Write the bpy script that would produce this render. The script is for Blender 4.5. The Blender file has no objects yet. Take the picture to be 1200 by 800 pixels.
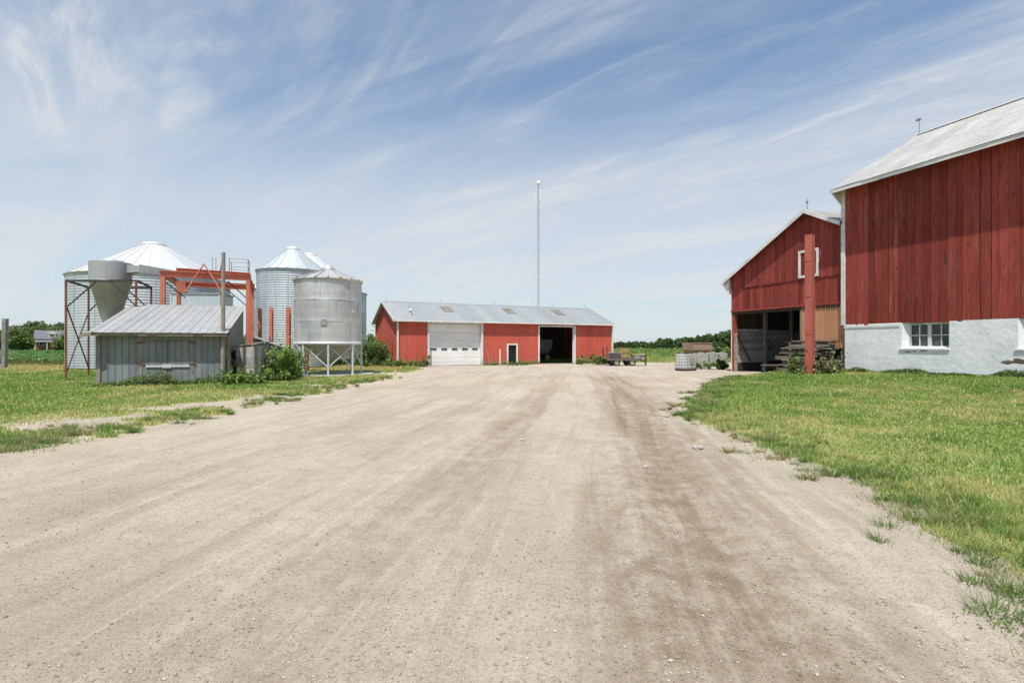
import bpy, math, random
import numpy as np
from mathutils import Vector, Matrix

random.seed(7)
RNG = np.random.default_rng(11)
scene = bpy.context.scene
COL = scene.collection
R = math.radians

# ------------------------------------------------------------------ camera
CAM_H = 1.6
cam = bpy.data.cameras.new("camera")
cam.sensor_width = 36.0
cam.lens = 18.0
cam.shift_y = 4.0 / 1200.0
cam.clip_start = 0.05
cam.clip_end = 9000.0
cam_o = bpy.data.objects.new("camera", cam)
cam_o.location = (0, 0, CAM_H)
cam_o.rotation_euler = (R(90), 0, 0)
COL.objects.link(cam_o)
scene.camera = cam_o

# ------------------------------------------------------------------ light and sky
SUN = Vector((-0.10, -0.44, 1.0)).normalized()
SUN_EL = math.asin(SUN.z)
SUN_AZ = math.atan2(SUN.x, SUN.y)          # clockwise from +Y
sun = bpy.data.lights.new("sun", 'SUN')
sun.energy = 4.6
sun.angle = R(0.55)
sun.color = (1.0, 0.955, 0.89)
sun_o = bpy.data.objects.new("sun", sun)
sun_o.rotation_euler = SUN.to_track_quat('Z', 'Y').to_euler()
sun_o.location = (0, 0, 60)
COL.objects.link(sun_o)

scene.view_settings.view_transform = 'Standard'
scene.view_settings.look = 'None'
scene.view_settings.gamma = 1.0
scene.view_settings.use_curve_mapping = False
scene.view_settings.exposure = 0.40


def build_world():
    w = bpy.data.worlds.new("World")
    scene.world = w
    w.use_nodes = True
    nt = w.node_tree
    nt.nodes.clear()
    N = nt.nodes.new
    L = nt.links.new

    def math_(op, a, b=None, clamp=False):
        n = N('ShaderNodeMath'); n.operation = op; n.use_clamp = clamp
        for i, v in enumerate((a, b)):
            if v is None: continue
            if isinstance(v, (int, float)): n.inputs[i].default_value = v
            else: L(v, n.inputs[i])
        return n.outputs[0]

    def ramp(v, lo, hi):
        n = N('ShaderNodeMapRange'); n.interpolation_type = 'SMOOTHSTEP'
        L(v, n.inputs[0]); n.inputs[1].default_value = lo; n.inputs[2].default_value = hi
        return n.outputs[0]
    out = N('ShaderNodeOutputWorld'); bg = N('ShaderNodeBackground')
    sky = N('ShaderNodeTexSky'); sky.sky_type = 'NISHITA'; sky.sun_disc = False
    sky.sun_elevation = SUN_EL; sky.sun_rotation = SUN_AZ
    sky.altitude = 250; sky.air_density = 1.0; sky.dust_density = 0.8; sky.ozone_density = 1.3
    tc = N('ShaderNodeTexCoord'); sep = N('ShaderNodeSeparateXYZ')
    L(tc.outputs['Generated'], sep.inputs[0])
    z = math_('MAXIMUM', sep.outputs[2], 0.0)
    den = math_('ADD', z, 0.10)
    cx = math_('DIVIDE', sep.outputs[0], den); cy = math_('DIVIDE', sep.outputs[1], den)
    com = N('ShaderNodeCombineXYZ'); L(cx, com.inputs[0]); L(cy, com.inputs[1])

    def layer(rot, scl, scale, detail, rough, dist, off):
        m0 = N('ShaderNodeMapping'); m0.inputs['Rotation'].default_value = (0, 0, rot)
        L(com.outputs[0], m0.inputs[0])
        m = N('ShaderNodeMapping')
        m.inputs['Scale'].default_value = scl; m.inputs['Location'].default_value = off
        L(m0.outputs[0], m.inputs[0])
        n = N('ShaderNodeTexNoise'); n.inputs['Scale'].default_value = scale
        n.inputs['Detail'].default_value = detail; n.inputs['Roughness'].default_value = rough
        n.inputs['Distortion'].default_value = dist
        L(m.outputs[0], n.inputs['Vector'])
        return n.outputs['Fac']
    a = layer(R(34), (0.30, 1.15, 1), 1.1, 9, 0.60, 0.8, (3.1, 1.7, 0))     # long streaks
    b = layer(R(46), (0.55, 2.0, 1), 2.1, 9, 0.64, 1.2, (7.4, 2.2, 3))      # fine wisps
    c = layer(R(40), (0.5, 0.7, 1), 0.62, 4, 0.5, 0.3, (1.3, 5.2, 7))      # broad veil
    s1 = ramp(a, 0.38, 0.70); s2 = ramp(b, 0.38, 0.76); s3 = ramp(c, 0.34, 0.66)
    st = math_('MULTIPLY', s1, math_('ADD', math_('MULTIPLY', s2, 0.75), 0.35))
    st = math_('ADD', math_('MULTIPLY', st, 0.80), math_('MULTIPLY', s3, 0.24))
    st = math_('ADD', st, math_('MULTIPLY', s2, 0.12))
    st = math_('ADD', st, 0.02)
    low = N('ShaderNodeMapRange'); low.interpolation_type = 'SMOOTHSTEP'
    L(z, low.inputs[0]); low.inputs[1].default_value = 0.50; low.inputs[2].default_value = 0.20
    low.inputs[3].default_value = 0.0; low.inputs[4].default_value = 0.90
    lowm = math_('MULTIPLY', low.outputs[0], math_('ADD', math_('MULTIPLY', s1, 0.22), 0.80))
    inv = math_('SUBTRACT', 1.0, st, True)
    inv2 = math_('SUBTRACT', 1.0, lowm, True)
    fac = math_('SUBTRACT', 1.0, math_('MULTIPLY', inv, inv2), True)
    fac = math_('MULTIPLY', fac, 0.93)
    mix = N('ShaderNodeMix'); mix.data_type = 'RGBA'
    L(fac, mix.inputs['Factor'])
    tint = N('ShaderNodeMix'); tint.data_type = 'RGBA'; tint.blend_type = 'MULTIPLY'; tint.inputs['Factor'].default_value = 1.0
    L(sky.outputs[0], tint.inputs['A']); tint.inputs['B'].default_value = (0.60, 0.93, 1.08, 1)
    L(tint.outputs['Result'], mix.inputs['A'])
    mix.inputs['B'].default_value = (5.35, 5.52, 5.68, 1)
    L(mix.outputs['Result'], bg.inputs[0])
    bg.inputs[1].default_value = 0.105
    L(bg.outputs[0], out.inputs[0])


build_world()


# ------------------------------------------------------------------ helpers
def at(px, d):
    """ground x, y of a point seen in column px of the 1200 px wide picture at depth d metres"""
    return ((px - 600.0) / 600.0 * d, d)


def hz(py, d):
    return CAM_H + (404.0 - py) / 600.0 * d


def smooth(a, b, x):
    t = np.clip((x - a) / (b - a), 0, 1)
    return t * t * (3 - 2 * t)


def _hash(i, j, s):
    h = (i.astype(np.int64) * 374761393 + j.astype(np.int64) * 668265263 + s * 974634777) & 0x7fffffff
    h = ((h ^ (h >> 13)) * 1274126177) & 0x7fffffff
    return ((h ^ (h >> 16)) & 0xffff) / 65535.0


def vnoise(x, y, s=0):
    xi = np.floor(x); yi = np.floor(y)
    fx = x - xi; fy = y - yi
    fx = fx * fx * (3 - 2 * fx); fy = fy * fy * (3 - 2 * fy)
    a = _hash(xi, yi, s); b = _hash(xi + 1, yi, s); c = _hash(xi, yi + 1, s); d = _hash(xi + 1, yi + 1, s)
    return (a * (1 - fx) + b * fx) * (1 - fy) + (c * (1 - fx) + d * fx) * fy


def fbm(x, y, s=0, o=4):
    r = 0; amp = 0.5; tot = 0
    for k in range(o):
        r = r + amp * vnoise(x * 2 ** k, y * 2 ** k, s + k * 17)
        tot += amp; amp *= 0.5
    return r / tot


def tag(o, label=None, cat=None, group=None, kind=None):
    if label: o['label'] = label
    if cat: o['category'] = cat
    if group: o['group'] = group
    if kind: o['kind'] = kind
    return o


def empty(name, loc=(0, 0, 0), rz=0.0):
    o = bpy.data.objects.new(name, None)
    o.empty_display_size = 0.3
    o.location = loc; o.rotation_euler = (0, 0, rz)
    COL.objects.link(o)
    return o


def thing(name, label, cat, loc=(0, 0, 0), rz=0.0, group=None):
    return tag(empty(name, loc, rz), label, cat, group)


def fast_mesh(name, V, F, mat=None, parent=None, smooth_=False, attrs=None):
    """V (n,3), F (m,k): one mesh object out of arrays"""
    V = np.asarray(V, dtype=np.float32); F = np.asarray(F, dtype=np.int32)
    me = bpy.data.meshes.new(name)
    m, k = F.shape
    me.vertices.add(len(V)); me.vertices.foreach_set('co', V.ravel())
    me.loops.add(m * k); me.loops.foreach_set('vertex_index', F.ravel())
    me.polygons.add(m)
    me.polygons.foreach_set('loop_start', np.arange(0, m * k, k, dtype=np.int32))
    me.polygons.foreach_set('use_smooth', np.full(m, smooth_, dtype=bool))
    for an, (ty, arr) in (attrs or {}).items():
        at_ = me.attributes.new(an, ty, 'POINT')
        at_.data.foreach_set('color' if ty == 'FLOAT_COLOR' else 'value', np.asarray(arr, dtype=np.float32).ravel())
    me.update(calc_edges=True)
    me.validate()
    if mat: me.materials.append(mat)
    o = bpy.data.objects.new(name, me)
    COL.objects.link(o)
    if parent: o.parent = parent
    return o


class MB:
    def __init__(self):
        self.v = []; self.f = []

    def raw(self, vs, fs):
        n = len(self.v)
        self.v += [tuple(p) for p in vs]
        self.f += [tuple(i + n for i in q) for q in fs]
        return self

    def box(self, x0, x1, y0, y1, z0, z1):
        vs = [(x0, y0, z0), (x1, y0, z0), (x1, y1, z0), (x0, y1, z0), (x0, y0, z1), (x1, y0, z1), (x1, y1, z1), (x0, y1, z1)]
        return self.raw(vs, [(0, 3, 2, 1), (4, 5, 6, 7), (0, 1, 5, 4), (1, 2, 6, 5), (2, 3, 7, 6), (3, 0, 4, 7)])

    def hexa(self, p):
        return self.raw(p, [(0, 3, 2, 1), (4, 5, 6, 7), (0, 1, 5, 4), (1, 2, 6, 5), (2, 3, 7, 6), (3, 0, 4, 7)])

    def prism(self, poly, axis, lo, hi):
        """poly of 2-D points extruded along axis: 'x' (y,z), 'y' (x,z), 'z' (x,y)"""
        def P(q, t):
            return (t, q[0], q[1]) if axis == 'x' else (q[0], t, q[1]) if axis == 'y' else (q[0], q[1], t)
        n = len(poly)
        vs = [P(q, lo) for q in poly] + [P(q, hi) for q in poly]
        fs = [tuple(range(n))[::-1], tuple(range(n, 2 * n))]
        fs += [(i, (i + 1) % n, n + (i + 1) % n, n + i) for i in range(n)]
        return self.raw(vs, fs)

    def bar(self, a, b, w, h=None, up=(0, 0, 1)):
        h = h or w
        a = Vector(a); b = Vector(b); d = (b - a).normalized()
        u = Vector(up)
        if abs(d.dot(u)) > 0.98: u = Vector((0, 1, 0))
        s = d.cross(u).normalized() * (w / 2); t = s.cross(d).normalized() * (h / 2)
        return self.hexa([a - s - t, a + s - t, b + s - t, b - s - t, a - s + t, a + s + t, b + s + t, b - s + t])

    def tube(self, a, b, r0, r1=None, n=8, caps=True):
        r1 = r0 if r1 is None else r1
        a = Vector(a); b = Vector(b); d = (b - a).normalized()
        u = Vector((0, 0, 1)) if abs(d.z) < 0.95 else Vector((1, 0, 0))
        s = d.cross(u).normalized(); t = s.cross(d)
        vs = []
        for p, r in ((a, r0), (b, r1)):
            for i in range(n):
                an = 2 * math.pi * i / n
                vs.append(p + s * (r * math.cos(an)) + t * (r * math.sin(an)))
        fs = [(i, (i + 1) % n, n + (i + 1) % n, n + i) for i in range(n)]
        if caps: fs += [tuple(range(n))[::-1], tuple(range(n, 2 * n))]
        return self.raw(vs, fs)

    def lathe(self, prof, n=32, c=(0, 0), a0=0.0, a1=None):
        full = a1 is None
        a1 = a0 + 2 * math.pi if full else a1
        m = n if full else n + 1
        vs = []
        for r, z in prof:
            for i in range(m):
                an = a0 + (a1 - a0) * i / n
                vs.append((c[0] + r * math.cos(an), c[1] + r * math.sin(an), z))
        fs = []
        for k in range(len(prof) - 1):
            for i in range(n):
                j = (i + 1) % m
                fs.append((k * m + i, k * m + j, (k + 1) * m + j, (k + 1) * m + i))
        return self.raw(vs, fs)

    def build(self, name, mat, parent=None, smooth_=False):
        me = bpy.data.meshes.new(name)
        me.from_pydata([tuple(p) for p in self.v], [], self.f)
        if smooth_:
            me.polygons.foreach_set('use_smooth', np.ones(len(me.polygons), dtype=bool))
        me.update()
        me.materials.append(mat)
        o = bpy.data.objects.new(name, me)
        COL.objects.link(o)
        if parent: o.parent = parent
        return o


def copy_tree(o, parent=None):
    c = o.copy(); COL.objects.link(c); c.parent = parent
    for ch in list(o.children): copy_tree(ch, c)
    return c


# ------------------------------------------------------------------ materials
class NT:
    def __init__(self, name):
        self.m = bpy.data.materials.new(name); self.m.use_nodes = True
        self.t = self.m.node_tree; self.t.nodes.clear()
        self.out = self.n('ShaderNodeOutputMaterial')

    def n(self, ty): return self.t.nodes.new(ty)

    def l(self, a, b): self.t.links.new(a, b)

    def put(self, sock, v):
        if hasattr(v, 'links') or isinstance(v, bpy.types.NodeSocket): self.l(v, sock)
        elif isinstance(v, tuple) and len(v) == 3 and sock.type == 'RGBA': sock.default_value = (*v, 1)
        else: sock.default_value = v

    def math(self, op, a, b=0.0, clamp=False):
        n = self.n('ShaderNodeMath'); n.operation = op; n.use_clamp = clamp
        self.put(n.inputs[0], a); self.put(n.inputs[1], b)
        return n.outputs[0]

    def coord(self, scale=(1, 1, 1), which='Object', loc=(0, 0, 0), rot=(0, 0, 0)):
        tc = self.n('ShaderNodeTexCoord'); m = self.n('ShaderNodeMapping')
        m.inputs['Scale'].default_value = scale; m.inputs['Location'].default_value = loc
        m.inputs['Rotation'].default_value = rot
        self.l(tc.outputs[which], m.inputs[0])
        return m.outputs[0]

    def noise(self, vec, scale=1, detail=5, rough=0.6, dist=0.0):
        n = self.n('ShaderNodeTexNoise')
        n.inputs['Scale'].default_value = scale; n.inputs['Detail'].default_value = detail
        n.inputs['Roughness'].default_value = rough; n.inputs['Distortion'].default_value = dist
        self.l(vec, n.inputs['Vector'])
        return n.outputs['Fac']

    def voronoi(self, vec, scale=1, feature='F1'):
        n = self.n('ShaderNodeTexVoronoi'); n.feature = feature
        n.inputs['Scale'].default_value = scale
        self.l(vec, n.inputs['Vector'])
        return n

    def ramp(self, v, lo, hi, a=0.0, b=1.0):
        n = self.n('ShaderNodeMapRange'); n.interpolation_type = 'SMOOTHSTEP'
        self.put(n.inputs[0], v)
        n.inputs[1].default_value = lo; n.inputs[2].default_value = hi
        n.inputs[3].default_value = a; n.inputs[4].default_value = b
        return n.outputs[0]

    def mix(self, f, a, b, mode='MIX'):
        n = self.n('ShaderNodeMix'); n.data_type = 'RGBA'; n.blend_type = mode
        self.put(n.inputs['Factor'], f); self.put(n.inputs['A'], a); self.put(n.inputs['B'], b)
        return n.outputs['Result']

    def rnd(self):
        return self.n('ShaderNodeObjectInfo').outputs['Random']

    def attr(self, name, out='Fac'):
        a = self.n('ShaderNodeAttribute'); a.attribute_name = name
        return a.outputs[out]

    def bump(self, h, strength=0.3, dist=0.02):
        b = self.n('ShaderNodeBump'); b.inputs['Strength'].default_value = strength
        b.inputs['Distance'].default_value = dist
        self.l(h, b.inputs['Height'])
        return b.outputs[0]

    def scalecol(self, c, f):
        v = self.n('ShaderNodeVectorMath'); v.operation = 'SCALE'
        self.put(v.inputs[0], c); self.put(v.inputs['Scale'], f)
        return v.outputs[0]

    def finish(self, col, rough=0.7, metal=0.0, normal=None, spec=0.3):
        p = self.n('ShaderNodeBsdfPrincipled')
        self.put(p.inputs['Base Color'], col); self.put(p.inputs['Roughness'], rough)
        self.put(p.inputs['Metallic'], metal); p.inputs['Specular IOR Level'].default_value = spec
        if normal is not None: self.l(normal, p.inputs['Normal'])
        self.l(p.outputs[0], self.out.inputs[0])
        return self.m


MATS = {}


def plain(name, c1, c2=None, scale=(2, 2, 2), amt=(0.35, 0.7), rough=0.7, metal=0.0, rand=0.12, grain=None, bump=0.15, bscale=30, spec=0.3, dirt=None, dirt_amt=(0.6, 0.8)):
    """base colour, patches of a second one, a little variation from piece to piece, fine relief"""
    t = NT(name)
    c2 = c2 or tuple(v * 0.7 for v in c1)
    f = t.ramp(t.noise(t.coord(scale), 1, 6, 0.62, 0.3), *amt)
    col = t.mix(f, c1, c2)
    if grain:
        g = t.ramp(t.noise(t.coord(grain), 1, 5, 0.65), 0.35, 0.75)
        col = t.mix(t.math('MULTIPLY', g, 0.55), col, tuple(v * 0.45 for v in c1))
    if dirt:
        d = t.ramp(t.noise(t.coord(tuple(s * 0.8 for s in scale), loc=(5, 9, 2)), 1, 7, 0.7), *dirt_amt)
        col = t.mix(d, col, dirt)
    col = t.scalecol(col, t.math('ADD', t.math('MULTIPLY', t.rnd(), 2 * rand), 1 - rand))
    nrm = None
    if bump:
        nrm = t.bump(t.noise(t.coord((bscale,) * 3 if not grain else grain), 1, 4, 0.6), bump, 0.02)
    MATS[name] = t.finish(col, rough, metal, nrm, spec)
    return MATS[name]


def barn_paint(name, red, worn, grey, wear=(0.55, 0.80)):
    t = NT(name)
    lo = t.rnd()
    comb = t.n('ShaderNodeCombineXYZ')
    t.l(t.math('MULTIPLY', lo, 37.0), comb.inputs[0]); t.l(t.math('MULTIPLY', lo, 91.0), comb.inputs[1]); t.l(t.math('MULTIPLY', lo, 53.0), comb.inputs[2])

    def shifted(scale):
        a = t.n('ShaderNodeVectorMath'); a.operation = 'ADD'
        t.l(t.coord(scale), a.inputs[0]); t.l(comb.outputs[0], a.inputs[1])
        return a.outputs[0]
    g = t.noise(shifted((16, 16, 0.7)), 1, 6, 0.7, 0.4)          # grain along the board
    fine = t.noise(shifted((70, 70, 2.5)), 1, 4, 0.7)
    patch = t.noise(shifted((1.6, 1.6, 0.5)), 1, 5, 0.6)
    col = t.mix(t.ramp(g, 0.38, 0.66), red, worn)
    col = t.mix(t.math('MULTIPLY', t.ramp(fine, 0.44, 0.66), 0.78), col, tuple(v * 0.38 for v in red))
    drip = t.noise(shifted((5.5, 5.5, 0.30)), 1, 5, 0.7, 0.3)
    col = t.mix(t.math('MULTIPLY', t.ramp(drip, 0.48, 0.66), 0.68), col, tuple(v * 0.45 for v in red))
    col = t.mix(t.math('MULTIPLY', t.ramp(t.math('ADD', t.math('MULTIPLY', g, 0.6), t.math('MULTIPLY', patch, 0.4)), *wear), 0.75), col, grey)
    vo = t.voronoi(shifted((3.2, 3.2, 1.15)), 1)
    knot = t.ramp(vo.outputs['Distance'], 0.03, 0.13, 1.0, 0.0)
    col = t.mix(t.math('MULTIPLY', knot, 0.9), col, tuple(v * 0.22 for v in red))
    col = t.scalecol(col, t.math('ADD', t.math('MULTIPLY', lo, 0.56), 0.70))
    h = t.math('ADD', t.math('MULTIPLY', g, 0.7), t.math('MULTIPLY', fine, 0.35))
    MATS[name] = t.finish(col, 0.85, 0.0, t.bump(h, 0.55, 0.015), 0.15)
    return MATS[name]


barn_paint('barn_red', (0.325, 0.062, 0.047), (0.195, 0.042, 0.035), (0.350, 0.130, 0.102), (0.50, 0.68))
barn_paint('barn_red_clean', (0.315, 0.062, 0.048), (0.215, 0.045, 0.038), (0.330, 0.115, 0.092), (0.52, 0.76))
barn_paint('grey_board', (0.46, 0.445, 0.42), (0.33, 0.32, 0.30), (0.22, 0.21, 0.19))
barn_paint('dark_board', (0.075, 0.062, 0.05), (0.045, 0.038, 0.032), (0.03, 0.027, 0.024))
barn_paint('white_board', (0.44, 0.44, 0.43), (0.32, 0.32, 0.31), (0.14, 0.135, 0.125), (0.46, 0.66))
plain('white_trim', (0.74, 0.74, 0.72), (0.60, 0.60, 0.57), grain=(9, 9, 1.2), bump=0.1, rand=0.05)
plain('fascia', (0.66, 0.66, 0.65), (0.50, 0.49, 0.47), scale=(1, 1, 3), bump=0.1, rand=0.05)
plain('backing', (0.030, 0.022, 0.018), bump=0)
def shed_red_mat():
    t = NT('shed_red')
    a = t.noise(t.coord((0.5, 0.5, 0.35)), 1, 6, 0.62, 0.3)
    st = t.noise(t.coord((3.5, 3.5, 0.25)), 1, 6, 0.7, 0.2)
    col = t.mix(t.ramp(a, 0.3, 0.75), (0.50, 0.098, 0.066), (0.43, 0.080, 0.054))
    col = t.mix(t.math('MULTIPLY', t.ramp(st, 0.48, 0.72), 0.5), col, (0.56, 0.165, 0.115))
    col = t.mix(t.math('MULTIPLY', t.ramp(st, 0.46, 0.30), 0.4), col, (0.33, 0.062, 0.045))
    sx = t.n('ShaderNodeSeparateXYZ'); t.l(t.coord((1, 1, 1)), sx.inputs[0])
    mud = t.ramp(t.math('ADD', sx.outputs[2], t.math('MULTIPLY', t.noise(t.coord((2.2, 2.2, 2.2)), 1, 6, 0.7), -0.9)), 0.15, -0.30)
    col = t.mix(t.math('MULTIPLY', mud, 0.6), col, (0.33, 0.22, 0.15))
    col = t.scalecol(col, t.math('ADD', t.math('MULTIPLY', t.rnd(), 0.14), 0.93))
    MATS['shed_red'] = t.finish(col, 0.55, 0, t.bump(a, 0.08, 0.1), 0.3)


shed_red_mat()
plain('steel_red', (0.52, 0.170, 0.108), (0.42, 0.125, 0.080), scale=(1.5, 1.5, 0.8), rough=0.6, rand=0.06, dirt=(0.24, 0.085, 0.05), dirt_amt=(0.62, 0.78))
plain('steel_pink', (0.50, 0.20, 0.16), (0.40, 0.13, 0.10), rough=0.6)
plain('rust_steel', (0.16, 0.055, 0.035), (0.08, 0.03, 0.025), scale=(3, 3, 2), rough=0.85, rand=0.15)
plain('dark_steel', (0.035, 0.033, 0.034), (0.06, 0.045, 0.04), rough=0.7)
plain('pipe_grey', (0.30, 0.30, 0.30), (0.18, 0.17, 0.16), rough=0.55, metal=0.4)
plain('concrete', (0.40, 0.395, 0.365), (0.27, 0.27, 0.245), scale=(1.2, 1.2, 1.6), rough=0.9, rand=0.08, bump=0.3, bscale=14, dirt=(0.2, 0.2, 0.18))
plain('old_wood', (0.27, 0.24, 0.20), (0.15, 0.13, 0.11), scale=(2, 2, 2), grain=(14, 14, 1.0), rough=0.9, rand=0.2, bump=0.4)
plain('pale_wood', (0.30, 0.25, 0.195), (0.17, 0.14, 0.11), scale=(2, 2, 2), grain=(12, 12, 12), rough=0.9, rand=0.35, bump=0.3)
plain('tan_steel', (0.50, 0.265, 0.145), (0.42, 0.22, 0.12), scale=(0.8, 0.8, 0.5), rough=0.6, rand=0.08, dirt=(0.24, 0.13, 0.08), dirt_amt=(0.6, 0.85))
plain('brick_red', (0.26, 0.13, 0.10), (0.2, 0.09, 0.07), rough=0.9)
plain('slate', (0.15, 0.155, 0.17), (0.11, 0.115, 0.13), rough=0.8)
plain('rubber', (0.022, 0.021, 0.02), (0.05, 0.045, 0.04), rough=0.85)
plain('rim_cream', (0.55, 0.50, 0.38), rough=0.6)
plain('poly_white', (0.82, 0.83, 0.83), (0.76, 0.77, 0.77), rough=0.45, rand=0.02, spec=0.4)
plain('black_plastic', (0.02, 0.02, 0.02), rough=0.5)
plain('plate_grey', (0.22, 0.23, 0.23), (0.3, 0.31, 0.31), rough=0.5)
plain('door_white', (0.78, 0.78, 0.77), (0.70, 0.70, 0.68), scale=(0.6, 0.6, 1.2), rough=0.45, rand=0.03, bump=0.05, bscale=4)
plain('wagon_tan', (0.36, 0.25, 0.20), (0.25, 0.17, 0.13), rough=0.7, dirt=(0.15, 0.1, 0.07))
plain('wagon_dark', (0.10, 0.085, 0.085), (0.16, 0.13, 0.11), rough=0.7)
plain('skylight', (0.20, 0.185, 0.16), (0.14, 0.125, 0.105), rough=0.6)
plain('bark', (0.10, 0.08, 0.06), (0.06, 0.05, 0.04), rough=0.95)
plain('stone', (0.42, 0.40, 0.37), (0.26, 0.24, 0.22), scale=(6, 6, 6), rough=0.9, rand=0.2)
plain('brown_stone', (0.20, 0.14, 0.10), (0.11, 0.08, 0.06), scale=(9, 9, 9), rough=0.95, bump=0.6)
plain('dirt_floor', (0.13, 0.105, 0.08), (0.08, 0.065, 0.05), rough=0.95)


def galv(name, c1, c2, rough=0.42, metal=0.65, dirt=None, dirt_amt=(0.62, 0.85), streak=True, bump=0.04, stretch=(5, 5, 0.22)):
    t = NT(name)
    sp = t.voronoi(t.coord((7, 7, 7)), 1)
    f = t.ramp(t.noise(t.coord((0.8, 0.8, 0.6)), 1, 6, 0.65, 0.5), 0.3, 0.72)
    col = t.mix(f, c1, c2)
    col = t.mix(0.10, col, sp.outputs['Color'], 'SOFT_LIGHT')
    if streak:
        s = t.ramp(t.noise(t.coord(stretch), 1, 5, 0.7), 0.45, 0.72)
        col = t.mix(t.math('MULTIPLY', s, 0.45), col, tuple(v * 0.62 for v in c1))
    if dirt:
        d = t.ramp(t.noise(t.coord((1.1, 1.1, 0.5), loc=(3, 1, 7)), 1, 7, 0.7, 0.6), *dirt_amt)
        col = t.mix(t.math('MULTIPLY', d, 0.8), col, dirt)
    col = t.scalecol(col, t.math('ADD', t.math('MULTIPLY', t.rnd(), 0.16), 0.92))
    r = t.math('ADD', t.math('MULTIPLY', f, 0.15), rough)
    nrm = t.bump(t.noise(t.coord((2.2, 2.2, 2.2)), 1, 3, 0.5), bump, 0.2)
    MATS[name] = t.finish(col, r, metal, nrm, 0.4)
    return MATS[name]


galv('bin_steel', (0.50, 0.55, 0.58), (0.42, 0.47, 0.50), 0.45, 0.45)
galv('bin_roof', (0.62, 0.63, 0.64), (0.53, 0.54, 0.55), 0.42, 0.35)
galv('bin_roof_blue', (0.52, 0.56, 0.57), (0.44, 0.48, 0.50), 0.42, 0.45)
galv('hopper_steel', (0.56, 0.56, 0.55), (0.44, 0.44, 0.43), 0.40, 0.55, dirt=(0.33, 0.32, 0.30), bump=0.10)
galv('hopper_cone', (0.42, 0.40, 0.32), (0.33, 0.31, 0.25), 0.5, 0.35, dirt=(0.22, 0.2, 0.16))  # khaki steel, colour lowered for the shade beneath the bin
galv('cyclone_steel', (0.40, 0.41, 0.42), (0.32, 0.33, 0.34), 0.5, 0.30)
galv('leg_steel', (0.60, 0.61, 0.62), (0.5, 0.51, 0.52), 0.5, 0.3)
galv('dryer_steel', (0.50, 0.57, 0.60), (0.44, 0.50, 0.53), 0.5, 0.3)
galv('shed_roof', (0.37, 0.39, 0.395), (0.31, 0.33, 0.335), 0.48, 0.35, dirt=(0.36, 0.35, 0.33))
galv('grey_roof', (0.385, 0.39, 0.39), (0.305, 0.31, 0.31), 0.50, 0.30, dirt=(0.36, 0.30, 0.26), dirt_amt=(0.66, 0.8))
galv('grey_siding', (0.232, 0.252, 0.254), (0.165, 0.183, 0.187), 0.6, 0.15, dirt=(0.22, 0.22, 0.20), dirt_amt=(0.62, 0.85))
galv('barn_roof', (0.47, 0.47, 0.46), (0.36, 0.355, 0.34), 0.55, 0.2, dirt=(0.36, 0.28, 0.20), dirt_amt=(0.52, 0.72), stretch=(5, 0.3, 0.3))


def foundation_mat():
    t = NT('whitewash')
    n1 = t.noise(t.coord((1.1, 1.1, 0.8)), 1, 6, 0.65)
    n2 = t.noise(t.coord((5, 5, 5)), 1, 5, 0.6)
    col = t.mix(t.ramp(n1, 0.35, 0.7), (0.74, 0.75, 0.76), (0.62, 0.64, 0.66))
    chip = t.ramp(t.math('ADD', t.math('MULTIPLY', n1, 0.45), t.math('MULTIPLY', n2, 0.55)), 0.64, 0.69)
    col = t.mix(t.math('MULTIPLY', chip, 0.5), col, (0.42, 0.40, 0.37))
    h = t.math('ADD', t.math('MULTIPLY', n1, 1.2), t.math('MULTIPLY', n2, 0.5))
    MATS['whitewash'] = t.finish(col, 0.9, 0, t.bump(h, 0.5, 0.06), 0.15)


foundation_mat()


def glass_mat():
    t = NT('dark_glass')
    col = t.mix(t.ramp(t.noise(t.coord((3, 3, 3)), 1, 4), 0.4, 0.7), (0.035, 0.05, 0.05), (0.09, 0.11, 0.11))
    MATS['dark_glass'] = t.finish(col, 0.12, 0, None, 0.6)


glass_mat()


def leaf_mat(name, mult=(1, 1, 1), trans=0.35):
    t = NT(name)
    c = t.attr('col', 'Color')
    c = t.mix(1.0, c, mult, 'MULTIPLY')
    c = t.scalecol(c, t.math('ADD', t.math('MULTIPLY', t.rnd(), 0.3), 0.85))
    d = t.n('ShaderNodeBsdfDiffuse'); tr = t.n('ShaderNodeBsdfTranslucent'); g = t.n('ShaderNodeBsdfGlossy')
    g.inputs['Roughness'].default_value = 0.5
    g.inputs['Color'].default_value = (0.6, 0.6, 0.6, 1)
    t.put(d.inputs[0], c); t.put(tr.inputs[0], t.scalecol(c, 1.25))
    m = t.n('ShaderNodeMixShader'); m.inputs[0].default_value = trans
    t.l(d.outputs[0], m.inputs[1]); t.l(tr.outputs[0], m.inputs[2])
    m2 = t.n('ShaderNodeMixShader'); m2.inputs[0].default_value = 0.04
    t.l(m.outputs[0], m2.inputs[1]); t.l(g.outputs[0], m2.inputs[2])
    t.l(m2.outputs[0], t.out.inputs[0])
    MATS[name] = t.m
    return t.m


leaf_mat('leaf'); leaf_mat('blade', trans=0.4)


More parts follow.
